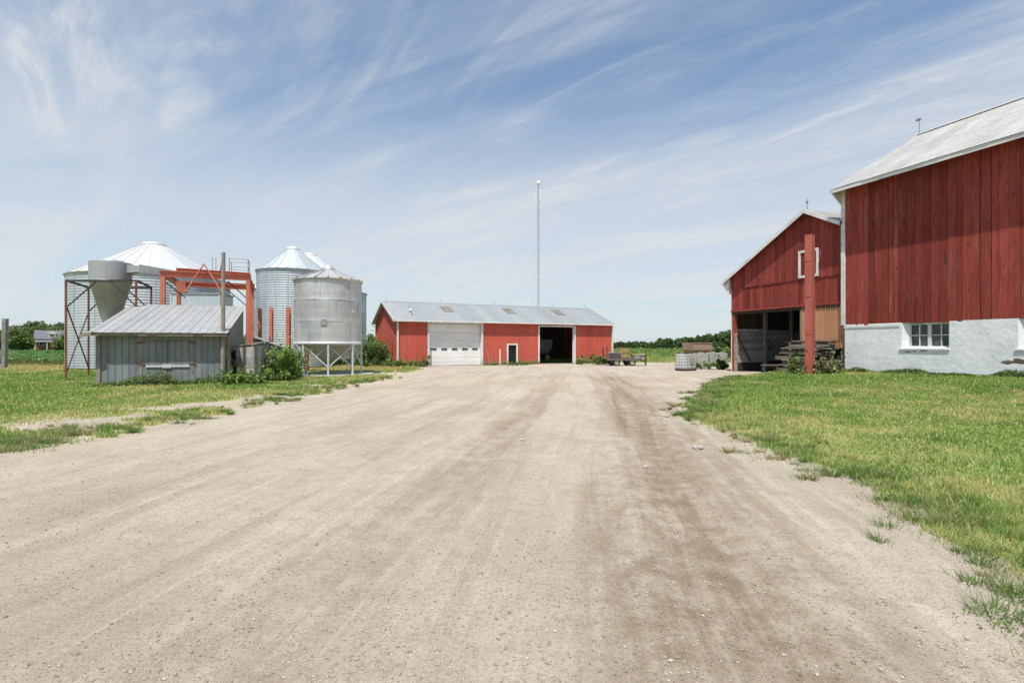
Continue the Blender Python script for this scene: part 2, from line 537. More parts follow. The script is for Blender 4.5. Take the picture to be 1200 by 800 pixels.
def ground_mat():
    t = NT('ground')
    P = 'Object'
    lane = t.n('ShaderNodeCombineXYZ'); sx = t.n('ShaderNodeSeparateXYZ'); t.l(t.coord((1, 1, 1)), sx.inputs[0])
    t.l(t.attr('lane'), lane.inputs[0]); t.l(sx.outputs[1], lane.inputs[1])

    def lanes(scale, loc=(0, 0, 0)):
        m = t.n('ShaderNodeMapping'); m.inputs['Scale'].default_value = scale; m.inputs['Location'].default_value = loc
        t.l(lane.outputs[0], m.inputs[0]); return m.outputs[0]
    ridge = t.attr('ridge')
    g = t.attr('grass'); trk = t.attr('track'); dry = t.attr('dry'); crop = t.attr('crop')
    mid_ = t.noise(t.coord((3.5, 1.2, 3.5), loc=(2, 8, 0)), 1, 4, 0.6)
    big = t.noise(t.coord((0.55, 0.32, 1)), 1, 6, 0.66, 0.6)
    lines = t.noise(lanes((2.4, 0.13, 1)), 1, 6, 0.68, 0.3)
    lines2 = t.noise(lanes((9.0, 0.32, 1), (4, 2, 0)), 1, 5, 0.65, 0.4)
    mid = t.noise(t.coord((3.5, 3.5, 3.5)), 1, 7, 0.72)
    fine = t.noise(t.coord((26, 26, 26)), 1, 6, 0.75)
    grit = t.noise(t.coord((95, 95, 95)), 1, 3, 0.7)
    vo = t.voronoi(t.coord((30, 30, 30)), 1)
    col = t.mix(t.ramp(big, 0.36, 0.66), (0.435, 0.376, 0.302), (0.345, 0.292, 0.228))
    col = t.mix(t.math('MULTIPLY', t.ramp(lines, 0.44, 0.74), 0.56), col, (0.262, 0.210, 0.150))
    col = t.mix(t.math('MULTIPLY', t.ramp(lines2, 0.52, 0.72), 0.50), col, (0.50, 0.45, 0.38))
    col = t.mix(t.math('MULTIPLY', t.math('MULTIPLY', ridge, t.ramp(mid_, 0.35, 0.6)), 0.75), col, (0.53, 0.475, 0.40))
    col = t.mix(t.math('MULTIPLY', t.ramp(mid, 0.47, 0.70), 0.55), col, (0.285, 0.24, 0.19))
    col = t.mix(t.math('MULTIPLY', t.ramp(fine, 0.50, 0.68), 0.62), col, (0.235, 0.195, 0.155))
    col = t.mix(t.math('MULTIPLY', t.ramp(grit, 0.52, 0.72), 0.55), col, (0.60, 0.55, 0.48))
    col = t.mix(t.math('MULTIPLY', t.ramp(grit, 0.46, 0.30), 0.35), col, (0.22, 0.19, 0.155))
    sep = t.n('ShaderNodeSeparateColor'); t.l(vo.outputs['Color'], sep.inputs[0])
    peb = t.math('MULTIPLY', t.ramp(vo.outputs['Distance'], 0.10, 0.22, 1.0, 0.0), t.ramp(sep.outputs[0], 0.66, 0.72))
    vo2 = t.voronoi(t.coord((62, 62, 62), loc=(3, 5, 1)), 1)
    sep2 = t.n('ShaderNodeSeparateColor'); t.l(vo2.outputs['Color'], sep2.inputs[0])
    peb2 = t.math('MULTIPLY', t.ramp(vo2.outputs['Distance'], 0.15, 0.32, 1.0, 0.0), t.ramp(sep2.outputs[0], 0.66, 0.74))
    col = t.mix(t.math('MULTIPLY', peb2, 0.5), col, t.mix(sep2.outputs[1], (0.15, 0.13, 0.11), (0.55, 0.52, 0.47)))
    col = t.mix(t.math('MULTIPLY', peb, 0.7), col, t.mix(sep.outputs[1], (0.16, 0.14, 0.12), (0.52, 0.49, 0.45)))
    tk = t.math('MULTIPLY', trk, t.ramp(t.math('ADD', t.math('MULTIPLY', mid, 0.5), t.math('MULTIPLY', lines, 0.5)), 0.32, 0.62))
    col = t.mix(t.math('MULTIPLY', tk, 0.9), col, (0.190, 0.145, 0.093))
    col = t.mix(t.math('MULTIPLY', t.math('MULTIPLY', dry, t.ramp(mid, 0.42, 0.62)), 0.6), col, (0.45, 0.365, 0.22))
    # soil and thatch under the blades
    th = t.mix(t.ramp(mid, 0.35, 0.7), (0.205, 0.245, 0.070), (0.320, 0.305, 0.125))
    th = t.mix(t.ramp(fine, 0.5, 0.75), th, (0.120, 0.140, 0.050))
    th = t.mix(t.math('MULTIPLY', dry, 0.8), th, (0.36, 0.30, 0.135))
    gm = t.ramp(t.math('ADD', g, t.math('MULTIPLY', t.math('SUBTRACT', mid, 0.5), 0.9)), 0.36, 0.64)
    col = t.mix(gm, col, th)
    cr = t.mix(t.ramp(t.noise(t.coord((0.05, 0.02, 1)), 1, 4), 0.35, 0.65), (0.120, 0.200, 0.050), (0.165, 0.240, 0.068))
    cr = t.mix(t.math('MULTIPLY', dry, 0.8), cr, (0.36, 0.32, 0.15))
    col = t.mix(crop, col, cr)
    h = t.math('ADD', t.math('MULTIPLY', fine, 0.6), t.math('ADD', t.math('MULTIPLY', grit, 0.25), t.math('MULTIPLY', mid, 1.2)))
    h = t.math('ADD', h, t.math('ADD', t.math('MULTIPLY', peb, 0.5), t.math('MULTIPLY', peb2, 0.3)))
    h = t.math('ADD', h, t.math('MULTIPLY', lines2, 0.9))
    MATS['ground'] = t.finish(col, 0.95, 0, t.bump(h, 0.95, 0.028), 0.1)


ground_mat()


# ------------------------------------------------------------------ ground: one grid, split into drive, lawn and fields
RE = np.array([(-8, 2.3), (2, 2.7), (3.2, 3.15), (4.1, 3.5), (5.2, 3.95), (6.2, 3.95), (6.9, 3.75), (9.5, 4.1), (11.2, 3.75), (13.5, 4.6), (16.5, 5.9), (20, 7.8), (23, 9.75), (25.0, 12.6), (26.0, 15.5), (27, 22), (28, 40), (90, 60)])
LE = np.array([(-8, -40), (5.6, -22), (6.5, -9.5), (7.1, -7.3), (8, -6.6), (9.5, -7.1), (11.2, -6.5), (14.5, -6.6), (19, -6.2), (25, -6.0), (29, -5.7), (34, -6.0), (40, -7), (46, -2), (47.5, 16), (50, 30), (60, 200)])


def lawn_dist(x, y):
    """>0 on grass, in metres from the edge of the drive"""
    dr = x - np.interp(y, RE[:, 0], RE[:, 1])
    dl = np.interp(y, LE[:, 0], LE[:, 1]) - x
    dl = np.minimum(dl, (y - 6.3) * 0.9 + np.clip(-x - 7, 0, 30) * 0.03)
    return np.maximum(dr, np.where(y > 44, np.maximum(dl, y - 46.5), dl))


def grass_amount(x, y):
    d = lawn_dist(x, y)
    n = (fbm(x * 0.9, y * 0.9, 3, 4) - 0.5) * 2.2 + (fbm(x * 3.1, y * 3.1, 8, 3) - 0.5) * 1.1
    g = smooth(-0.30, 0.55, d + n * np.where(x > 0, 0.42, 0.75))
    bare = smooth(0.43, 0.58, 0.6 * fbm(x * 0.28 + 3, y * 0.75, 21, 4) + 0.4 * fbm(x * 1.3, y * 2.2, 23, 4)) * smooth(6.5, 1.0, d) * (x < 0) * 0.9
    bare_r = smooth(0.60, 0.72, fbm(x * 0.8, y * 0.5, 27, 4)) * smooth(1.6, 0.3, d) * (x > 0)
    return np.clip(g * (1 - 0.95 * bare) * (1 - 0.8 * bare_r), 0, 1)


def track_centre(y):
    return np.interp(y, [0, 3, 8, 13, 18, 26, 40], [-0.4, 0.0, 0.75, 1.75, 2.5, 3.4, 4.4])


def track_amount(x, y):
    u = x - track_centre(y)
    wob = (fbm(y * 0.25, y * 0 + 2.0, 5, 3) - 0.5) * 0.7
    r = 0
    for c, w, a in ((1.35, 0.62, 1.45), (-1.25, 0.45, 0.60), (2.15, 0.20, 0.35), (-2.9, 0.3, 0.25), (0.5, 0.2, 0.2), (-4.4, 0.4, 0.25)):
        r = r + a * np.exp(-((u - c - wob) / w) ** 2)
    r = r * (0.35 + 1.1 * fbm(x * 0.9, y * 0.22, 31, 4))
    return np.clip(r, 0, 1) * smooth(34, 24, y)


def ridge_amount(x, y):
    u = x - track_centre(y) + (fbm(y * 0.3, y * 0 + 7.0, 15, 3) - 0.5) * 0.25
    r = 0
    for c, w, a in ((1.98, 0.045, 0.9), (2.28, 0.04, 0.9), (2.52, 0.05, 0.6), (0.75, 0.08, 0.5), (-0.7, 0.07, 0.4), (-1.85, 0.08, 0.45), (3.05, 0.05, 0.5), (-3.6, 0.1, 0.3)):
        r = r + a * np.exp(-((u - c) / w) ** 2)
    return np.clip(r, 0, 1) * smooth(16, 9, y)


def ground_z(x, y):
    rise = 0.44 * np.clip((x - 5.0) / 13.0, 0, 1) ** 1.15 * smooth(30.5, 24.0, y)
    z = rise + (fbm(x * 0.35, y * 0.35, 40, 3) - 0.5) * 0.07
    near = smooth(30, 14, y) * smooth(-12, -5, x) * smooth(9, 3.6, x)
    u = x - track_centre(y)
    rut = 0
    for c, w, a in ((1.35, 0.30, -0.034), (-1.25, 0.30, -0.024), (0.9, 0.12, 0.018), (1.85, 0.14, 0.022), (-2.9, 0.25, -0.018), (2.30, 0.06, 0.020), (2.5, 0.06, -0.016), (2.68, 0.05, 0.016), (2.85, 0.07, -0.016), (-0.75, 0.14, 0.014), (-1.75, 0.10, 0.012)):
        rut = rut + a * np.exp(-((u - c) / w) ** 2)
    z = z + near * rut * (0.5 + vnoise(x * 0.7, y * 0.35, 9))
    return z


def steps(lo, hi, fn):
    out = [lo]
    while out[-1] < hi: out.append(out[-1] + fn(out[-1]))
    return out


ysA = np.array(steps(-14, 4500, lambda y: 0.16 if y < 2 else max(0.055, min(0.016 * (y + 1), 0.55)) if y < 62 else (y - 54) * 0.11))
xr = steps(0, 4500, lambda x: 0.075 if x < 7.5 else 0.16 if x < 22 else 0.45 if x < 45 else (x - 40) * 0.12)
xsA = np.array(sorted(set([-v for v in xr] + xr)))
GX, GY = np.meshgrid(xsA, ysA)
GZ = ground_z(GX, GY)
far = smooth(60, 75, np.maximum(np.abs(GX), GY))
GZ = GZ * (1 - far)
GA = grass_amount(GX, GY)
LD = lawn_dist(GX, GY)
TR = track_amount(GX, GY)
RG = ridge_amount(GX, GY)
LN = GX - track_centre(GY)
crop_edge_l = 41 + 1.5 * (fbm(GX * 0.2, GY * 0.1, 50, 2) - 0.5)
CROP = np.where(GX < -7, smooth(0, 1.2, GY - crop_edge_l), smooth(0, 2.5, GY - 62))
CROP = np.maximum(CROP, smooth(62, 66, GX))
CROP = np.maximum(CROP, smooth(-62, -66, GX))
yellow_patch = smooth(0.5, 0.66, fbm(GX * 0.35, GY * 0.3, 61, 4))
DRY = yellow_patch * 0.55 * (GA > 0.3)
DRY = np.maximum(DRY, np.where(GX < -7, smooth(30, 33, GY) * smooth(44, 40, GY), 0) * 0.75)
DRY = np.maximum(DRY, np.where(GX >= -7, smooth(46, 49, GY) * smooth(66, 60, GY), 0) * 0.85)
DRY = np.maximum(DRY, smooth(0.55, 0.7, fbm(GX * 0.5, GY * 0.9, 66, 4)) * smooth(17, 20, GY) * smooth(31, 25, GY) * (np.abs(GX - 1) < 7) * 0.6)
DRY = np.maximum(DRY, smooth(-0.5, 0.1, LD) * smooth(1.4, 0.4, LD) * 0.6 * (GX < 0))
DRY = np.maximum(DRY, np.where(GX > 60, smooth(150, 165, GY) * smooth(196, 188, GY) * 0.6, 0))
ny, nx = GX.shape
idx = np.arange(ny * nx).reshape(ny, nx)
quads = np.stack([idx[:-1, :-1], idx[:-1, 1:], idx[1:, 1:], idx[1:, :-1]], -1)
cx_ = 0.25 * (GX[:-1, :-1] + GX[1:, 1:] + GX[:-1, 1:] + GX[1:, :-1]); cy_ = 0.25 * (GY[:-1, :-1] + GY[1:, 1:] + GY[:-1, 1:] + GY[1:, :-1])
cc = 0.25 * (CROP[:-1, :-1] + CROP[1:, 1:] + CROP[:-1, 1:] + CROP[1:, :-1])
cl = lawn_dist(cx_, cy_)
sel_field = cc > 0.5
sel_lawn = (~sel_field) & (cl > 0)
sel_drive = (~sel_field) & (~sel_lawn)


def ground_piece(name, sel):
    q = quads[sel]
    used = np.unique(q)
    remap = np.zeros(ny * nx, dtype=np.int64); remap[used] = np.arange(len(used))
    V = np.stack([GX.ravel()[used], GY.ravel()[used], GZ.ravel()[used]], -1)
    at_ = {k: ('FLOAT', a.ravel()[used]) for k, a in (('grass', GA), ('track', TR), ('dry', DRY), ('crop', CROP), ('ridge', RG), ('lane', LN))}
    o = fast_mesh(name, V, remap[q], MATS['ground'], None, True, at_)
    return tag(o, kind='structure')


tag(ground_piece('gravel_drive', sel_drive), 'pale gravel farm drive with darker tyre tracks', 'drive')
tag(ground_piece('lawn', sel_lawn), 'mown patchy grass beside the gravel drive', 'lawn')
tag(ground_piece('field', sel_field), 'flat green crop fields reaching the horizon', 'field')


# ------------------------------------------------------------------ buildings
def wall_roof_sheets(parent, x0, x1, pitch, prof, mat, ribs=3, thick=0.025, rib_h=0.03, name='roof_sheet', axis_jit=0.0):
    """roof slope out of ribbed sheets side by side. prof(x) -> (lower point (y,z), upper point (y,z))"""
    n = max(1, round((x1 - x0) / pitch)); w = (x1 - x0) / n
    for i in range(n):
        a = x0 + i * w; b = a + w - 0.001
        (ya, za), (yb, zb) = prof
        j = random.uniform(-axis_jit, axis_jit)
        d = Vector((0, yb - ya, zb - za)).normalized(); nn = Vector((0, -d.z, d.y))
        if nn.z < 0: nn = -nn
        ya2, za2 = ya - d.y * j, za - d.z * j
        m = MB()
        lift = random.uniform(0, 0.004)

        def quad(xa, xb, h0, h1):
            m.hexa([(xa, ya2 + nn.y * h0, za2 + nn.z * h0), (xb, ya2 + nn.y * h0, za2 + nn.z * h0), (xb, yb + nn.y * h0, zb + nn.z * h0), (xa, yb + nn.y * h0, zb + nn.z * h0),
                    (xa, ya2 + nn.y * h1, za2 + nn.z * h1), (xb, ya2 + nn.y * h1, za2 + nn.z * h1), (xb, yb + nn.y * h1, zb + nn.z * h1), (xa, yb + nn.y * h1, zb + nn.z * h1)])
        quad(a, b, lift, thick + lift)
        for k in range(ribs):
            xc = a + w * (k + 0.5) / ribs
            quad(xc - 0.02, xc + 0.02, thick + lift - 0.002, thick + rib_h + lift)
        m.build(name, mat, parent)


# --- bank barn (large red barn on a white foundation)
WALL_ANG = math.atan2(-0.935, 0.353)
bank = thing('bank_barn', 'big weathered red plank barn standing on a whitewashed stone foundation', 'barn', (15.6, 24.0, 0.0), WALL_ANG)
BL, BW, BF, BE, BR = 17.0, 11.0, 2.54, 9.14, 12.28
# foundation with two window openings
f = MB()
ops = [(2.50, 4.25), (6.36, 8.1), (10.9, 12.6)]
prev = 0.0
for a, b in ops:
    f.box(prev, a, 0, 0.55, -0.5, BF)
    f.box(a, b, 0, 0.55, -0.5, 1.46)
    prev = b
f.box(prev, BL, 0, 0.55, -0.5, BF)
f.box(0, 0.55, 0.55, BW, -0.5, BF); f.box(BL - 0.55, BL, 0.55, BW, -0.5, BF); f.box(0.55, BL - 0.55, BW - 0.55, BW, -0.5, BF)
f.build('foundation_wall', MATS['whitewash'], bank)
MB().box(-0.05, 2.42, -0.025, 0.0, BF - 0.16, BF - 0.06).build('ledge_board', MATS['white_trim'], bank)
for a, b in ops:
    w = empty('window'); w.parent = bank
    m = MB()
    z0, z1, yy = 1.50, 2.50, 0.16
    xs = (a + 0.20, b - 0.02)
    m.box(xs[0], xs[1], yy, yy + 0.08, z0 - 0.04, z0 + 0.06); m.box(xs[0], xs[1], yy, yy + 0.08, z1 - 0.07, z1 + 0.03)
    mid = (xs[0] + xs[1]) / 2
    for xc, ww in ((xs[0] + 0.04, 0.08), (mid, 0.13), (xs[1] - 0.04, 0.08)):
        m.box(xc - ww / 2, xc + ww / 2, yy - 0.003, yy + 0.083, z0, z1)
    for k in range(2):
        xa = xs[0] + 0.08 + k * (mid - xs[0] + 0.025); xb = xa + (mid - xs[0]) - 0.145
        m.box((xa + xb) / 2 - 0.02, (xa + xb) / 2 + 0.02, yy + 0.01, yy + 0.06, z0 + 0.06, z1 - 0.07)
        m.box(xa, xb, yy + 0.013, yy + 0.057, (z0 + z1) / 2 - 0.025, (z0 + z1) / 2 + 0.015)
    m.build('window_frame', MATS['white_trim'], w)
    for k in range(2):
        xa = xs[0] + 0.08 + k * (mid - xs[0] + 0.025); xb = xa + (mid - xs[0]) - 0.145
        xm = (xa + xb) / 2; zm = (z0 + z1) / 2
        for (p, q) in ((xa, xm - 0.02), (xm + 0.02, xb)):
            for (r_, s_) in ((z0 + 0.06, zm - 0.025), (zm + 0.015, z1 - 0.07)):
                MB().box(p, q, yy + 0.035, yy + 0.041, r_, s_).build('pane', MATS['dark_glass'], w)
    # splayed plaster reveal beside the frame
    m = MB(); m.prism([(a - 0.002, 0.005), (a + 0.20, yy), (a + 0.20, yy + 0.2), (a - 0.002, yy + 0.2)], 'z', 1.46, BF - 0.002)
    m.build('window_reveal', MATS['whitewash'], w)
    m = MB(); m.hexa([(a - 0.08, -0.05, 1.40), (b + 0.02, -0.05, 1.40), (b + 0.02, yy, 1.42), (a - 0.08, yy, 1.42), (a - 0.08, -0.05, 1.465), (b + 0.02, -0.05, 1.465), (b + 0.02, yy, 1.50), (a - 0.08, yy, 1.50)])
    m.build('window_sill', MATS['whitewash'], w)
# exposed stone where the plaster has fallen off
def lump(name, c, s, mat, parent=None, seed=0, n=9):
    rg = np.random.default_rng(seed)
    vs, fs = [], []
    rows = 6
    for i in range(rows + 1):
        th = math.pi * i / rows
        for j in range(n):
            ph = 2 * math.pi * j / n
            k = 1 + rg.uniform(-0.22, 0.22)
            vs.append((c[0] + s[0] * k * math.sin(th) * math.cos(ph), c[1] + s[1] * k * math.sin(th) * math.sin(ph), c[2] + s[2] * k * math.cos(th)))
    for i in range(rows):
        for j in range(n):
            fs.append((i * n + j, i * n + (j + 1) % n, (i + 1) * n + (j + 1) % n, (i + 1) * n + j))
    return MB().raw(vs, fs).build(name, mat, parent)
lump('exposed_stone', (6.05, 0.02, 0.98), (0.22, 0.04, 0.08), MATS['brown_stone'], bank, 4)
lump('exposed_stone', (6.38, 0.03, 1.02), (0.30, 0.05, 0.13), MATS['brown_stone'], bank, 5)
for (xx, zz, sx) in ((2.75, 1.30, 0.22), (3.35, 1.37, 0.26), (3.0, 1.33, 0.12)):
    lump('plaster_chip', (xx, 0.0, zz), (sx * 0.55, 0.012, 0.025), MATS['brown_stone'], bank, int(xx * 100))
# near-black sheet, its colour stands in for shade in the gaps, then the planks one by one
MB().box(0.02, BL - 0.02, 0.03, 0.10, BF + 0.005, BE - 0.02).build('gap_backing', MATS['backing'], bank)
x = 0.03
while x < BL - 0.1:
    w = random.choice([0.20, 0.24, 0.27, 0.30, 0.30, 0.33])
    w = min(w, BL - x)
    gap = random.choice([0.008, 0.010, 0.014, 0.018, 0.026])
    zb = BF + random.uniform(-0.05, 0.02); th = random.uniform(0.022, 0.034)
    tilt = random.uniform(-0.004, 0.004)
    m = MB().hexa([(x, 0.03 - th, zb), (x + w - gap, 0.03 - th + tilt, zb + random.uniform(-0.01, 0.01)), (x + w - gap, 0.028, zb), (x, 0.028, zb),
                   (x, 0.03 - th, BE), (x + w - gap * random.uniform(0.5, 1.6), 0.03 - th, BE), (x + w - gap, 0.028, BE), (x, 0.028, BE)])
    m.build('plank', MATS['barn_red'], bank)
    x += w
# small dark holes and splits between boards
for (xx, zz, hw, hh) in ((1.28, 6.95, 0.02, 0.14), (1.72, 6.98, 0.025, 0.22), (2.62, 6.70, 0.03, 0.07), (4.12, 4.95, 0.025, 0.16), (4.12, 5.2, 0.02, 0.05), (1.05, 7.55, 0.03, 0.03), (3.05, 3.0, 0.012, 0.5), (1.45, 3.2, 0.012, 0.6), (2.35, 5.75, 0.025, 0.03), (3.9, 3.1, 0.01, 0.4), (1.0, 3.6, 0.01, 0.25)):
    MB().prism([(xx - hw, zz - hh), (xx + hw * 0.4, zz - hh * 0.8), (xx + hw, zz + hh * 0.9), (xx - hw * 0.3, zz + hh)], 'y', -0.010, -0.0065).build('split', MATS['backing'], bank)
# far and back walls
MB().box(0.0, 0.03, 0.03, BW, BF, BE).prism([(0.0, BE), (BW, BE), (BW / 2, BR - 0.15)], 'x', 0.0, 0.03).build('end_wall', MATS['barn_red'], bank)
MB().box(BL - 0.03, BL, 0.03, BW, BF, BE).prism([(0.0, BE), (BW, BE), (BW / 2, BR - 0.15)], 'x', BL - 0.03, BL).build('end_wall', MATS['barn_red'], bank)
MB().box(0.03, BL - 0.03, BW - 0.05, BW, BF, BE).build('back_wall', MATS['barn_red'], bank)
MB().box(-0.16, 0.028, -0.045, 0.06, BF - 0.02, BE).build('corner_board', MATS['white_trim'], bank)
roof = empty('roof'); roof.parent = bank
slope = (BR - 9.22) / (BW / 2)
oh = 0.74
wall_roof_sheets(roof, -0.22, BL + 0.3, 0.76, ((-oh, 9.22 - oh * slope), (BW / 2, BR)), MATS['barn_roof'], ribs=3, thick=0.012, rib_h=0.009, axis_jit=0.02)
wall_roof_sheets(roof, -0.22, BL + 0.3, 0.76, ((BW + oh, 9.22 - oh * slope), (BW / 2, BR)), MATS['barn_roof'], ribs=3, thick=0.012, rib_h=0.009)
MB().prism([(-0.22, -0.01), (0, 0.07), (0.22, -0.01), (0.22, 0.03), (0, 0.11), (-0.22, 0.03)], 'x', -0.24, BL + 0.3)
m = MB().prism([(BW / 2 - 0.22, BR - 0.05), (BW / 2, BR + 0.05), (BW / 2 + 0.22, BR - 0.05), (BW / 2, BR + 0.075)], 'x', -0.24, BL + 0.3); m.build('ridge_cap', MATS['barn_roof'], roof)
MB().box(-0.2, BL + 0.28, -oh + 0.02, -oh + 0.05, 9.22 - oh * slope - 0.16, 9.22 - oh * slope - 0.005).build('fascia', MATS['fascia'], roof)
MB().hexa([(-0.2, -oh + 0.05, 9.22 - oh * slope - 0.10), (BL + 0.28, -oh + 0.05, 9.22 - oh * slope - 0.10), (BL + 0.28, 0.0, BE - 0.02), (-0.2, 0.0, BE - 0.02),
           (-0.2, -oh + 0.05, 9.22 - oh * slope - 0.07), (BL + 0.28, -oh + 0.05, 9.22 - oh * slope - 0.07), (BL + 0.28, 0.0, BE + 0.01), (-0.2, 0.0, BE + 0.01)]).build('soffit', MATS['fascia'], roof)
MB().prism([(-oh + 0.06, 9.22 - oh * slope - 0.12), (0.02, BE - 0.03), (0.02, 8.15)], 'x', -0.19, -0.13).build('eave_return', MATS['fascia'], bank)
m = MB(); yr = BW / 2
m.tube((-0.1, yr, BR), (-0.1, yr, BR + 0.75), 0.018, 0.012, 6); m.lathe([(0.0, BR + 0.86), (0.07, BR + 0.84), (0.085, BR + 0.78), (0.07, BR + 0.72), (0.0, BR + 0.70)], 8, (-0.1, yr)); m.tube((-0.25, yr, BR + 0.76), (-0.1, yr, BR + 0.8), 0.05, 0.05, 6)
m.build('lightning_rod', MATS['pipe_grey'], roof)

# --- gable barn with an open bay, attached to the bank barn
gb = thing('gable_barn', 'smaller red gabled barn with an open dark bay beneath its planks', 'barn', (15.6 + 0.15 * 0.935, 24.0 + 0.15 * 0.353, 0.0), WALL_ANG)
GXL, GR, GZR, GS = -7.2, -2.02, 8.46, 0.54


def gz(x): return GZR - abs(x - GR) * GS - 0.05


MB().prism([(GXL + 0.02, 3.66), (-0.12, 3.66), (-0.12, gz(-0.12) - 0.03), (GR, gz(GR) - 0.03), (GXL + 0.02, gz(GXL) - 0.03)], 'y', 0.045, 0.09).build('gap_backing', MATS['backing'], gb)  # near-black sheet, shade behind the planks put into its colour
for (za, zb_, yf, lo) in ((4.95, None, -0.045, 0), (3.62, 4.985, -0.005, 1)):
    x = GXL
    while x < -0.13:
        w = random.choice([0.17, 0.20, 0.22, 0.25]); w = min(w, -0.12 - x)
        g_ = random.choice([0.006, 0.009, 0.014]); xa, xb = x, x + w - g_
        z0 = za + random.uniform(-0.02, 0.01)
        th = random.uniform(0.028, 0.036)
        if zb_ is None:
            pts = [(xa, z0), (xb, z0), (xb, gz(xb))]
            if xa < GR < xb: pts.append((GR, gz(GR)))
            pts.append((xa, gz(xa)))
        else:
            pts = [(xa, z0), (xb, z0), (xb, zb_), (xa, zb_)]
        MB().prism(pts, 'y', yf, yf + th).build('plank', MATS['barn_red_clean'], gb)
        x += w
MB().box(GXL, -0.12, -0.075, -0.008, 3.56, 3.66).build('header_trim', MATS['barn_red_clean'], gb)
MB().box(GXL + 0.02, -0.14, -0.004, 0.26, 3.40, 3.60).build('header_beam', MATS['dark_board'], gb)
# white window frame nailed over the planks
wf = empty('window'); wf.parent = gb
for (a, b, c, d) in ((-2.55, -2.43, 5.02, 6.42), (-1.54, -1.42, 5.02, 6.42), (-2.43, -1.54, 6.30, 6.42), (-2.43, -1.54, 5.02, 5.14)):
    MB().box(a, b, -0.085, -0.046, c, d).build('frame_board', MATS['white_trim'], wf)
# tan steel sheets closing the part of the bay next to the bank barn
x = -2.42
while x < -0.15:
    w = 0.26
    m = MB().box(x, x + w - 0.003, 0.0, 0.02, 1.45, 3.555)
    m.box(x + 0.02, x + 0.055, -0.025, 0.0, 1.452, 3.552); m.box(x + 0.13, x + 0.15, -0.012, 0.0, 1.454, 3.55)
    m.build('steel_sheet', MATS['tan_steel'], gb); x += w
MB().box(-2.5, -2.43, -0.02, 0.2, 0.0, 3.40).build('post', MATS['old_wood'], gb)
MB().box(-0.3, -0.12, 0.03, 0.2, 0.0, 3.40).build('post', MATS['old_wood'], gb)
MB().box(GXL, GXL + 0.05, -0.03, 0.12, 0, 3.56).build('corner_board', MATS['white_trim'], gb)
MB().box(GXL + 0.055, GXL + 0.26, -0.01, 0.2, 0, 3.40).build('post', MATS['barn_red'], gb)
MB().box(GXL + 0.265, GXL + 0.33, -0.05, 0.16, 0, 2.3).build('door_jamb', MATS['pale_wood'], gb)
# inner side wall: vertical planks above, white boards below, posts
GD = 12.0
y = 0.25
while y < GD:
    w = random.uniform(0.18, 0.26)
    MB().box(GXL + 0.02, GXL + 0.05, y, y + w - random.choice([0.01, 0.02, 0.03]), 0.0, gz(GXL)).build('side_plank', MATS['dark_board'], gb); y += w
for k, y0 in enumerate((0.25, 2.45, 4.75, 7.0)):
    MB().box(GXL + 0.115, GXL + 0.30, y0 + 2.1, y0 + 2.28, 0.0, 3.9).build('post', MATS['grey_board'], gb)
    zz = 0.12
    while zz < 2.5:
        hh = random.uniform(0.20, 0.27)
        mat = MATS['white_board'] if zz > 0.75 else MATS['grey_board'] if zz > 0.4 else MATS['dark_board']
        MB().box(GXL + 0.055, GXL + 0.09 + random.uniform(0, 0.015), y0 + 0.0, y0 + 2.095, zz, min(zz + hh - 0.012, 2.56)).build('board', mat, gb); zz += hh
MB().bar((GXL + 0.40, 0.1, 2.2), (GXL + 0.45, 1.0, 0.6), 0.10, 0.05).build('brace', MATS['dark_board'], gb)
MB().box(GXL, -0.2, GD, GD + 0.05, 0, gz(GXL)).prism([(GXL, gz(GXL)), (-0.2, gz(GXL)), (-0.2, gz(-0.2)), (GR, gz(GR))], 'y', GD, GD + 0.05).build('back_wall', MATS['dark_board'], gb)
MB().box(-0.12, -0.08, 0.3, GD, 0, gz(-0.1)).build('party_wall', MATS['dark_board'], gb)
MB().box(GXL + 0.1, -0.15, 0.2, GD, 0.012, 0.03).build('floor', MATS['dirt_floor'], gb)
for k in range(3):
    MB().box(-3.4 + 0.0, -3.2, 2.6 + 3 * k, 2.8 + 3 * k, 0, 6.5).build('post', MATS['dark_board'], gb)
gr = empty('roof'); gr.parent = gb


def gable_sheets(xe, xr, ze, zr, y0, y1):
    n = round((y1 - y0) / 0.76); w = (y1 - y0) / n
    for i in range(n):
        ya = y0 + i * w; yb = ya + w - 0.004
        m = MB().hexa([(xe, ya, ze), (xr, ya, zr), (xr, yb, zr), (xe, yb, ze), (xe, ya, ze + 0.02), (xr, ya, zr + 0.02), (xr, yb, zr + 0.02), (xe, yb, ze + 0.02)])
        for k in range(3):
            yc = ya + w * (k + 0.5) / 3
            m.hexa([(xe, yc - .02, ze + 0.018), (xr, yc - .02, zr + 0.018), (xr, yc + .02, zr + 0.018), (xe, yc + .02, ze + 0.018), (xe, yc - .02, ze + 0.04), (xr, yc - .02, zr + 0.04), (xr, yc + .02, zr + 0.04), (xe, yc + .02, ze + 0.04)])
        m.build('roof_sheet', MATS['barn_roof'], gr)


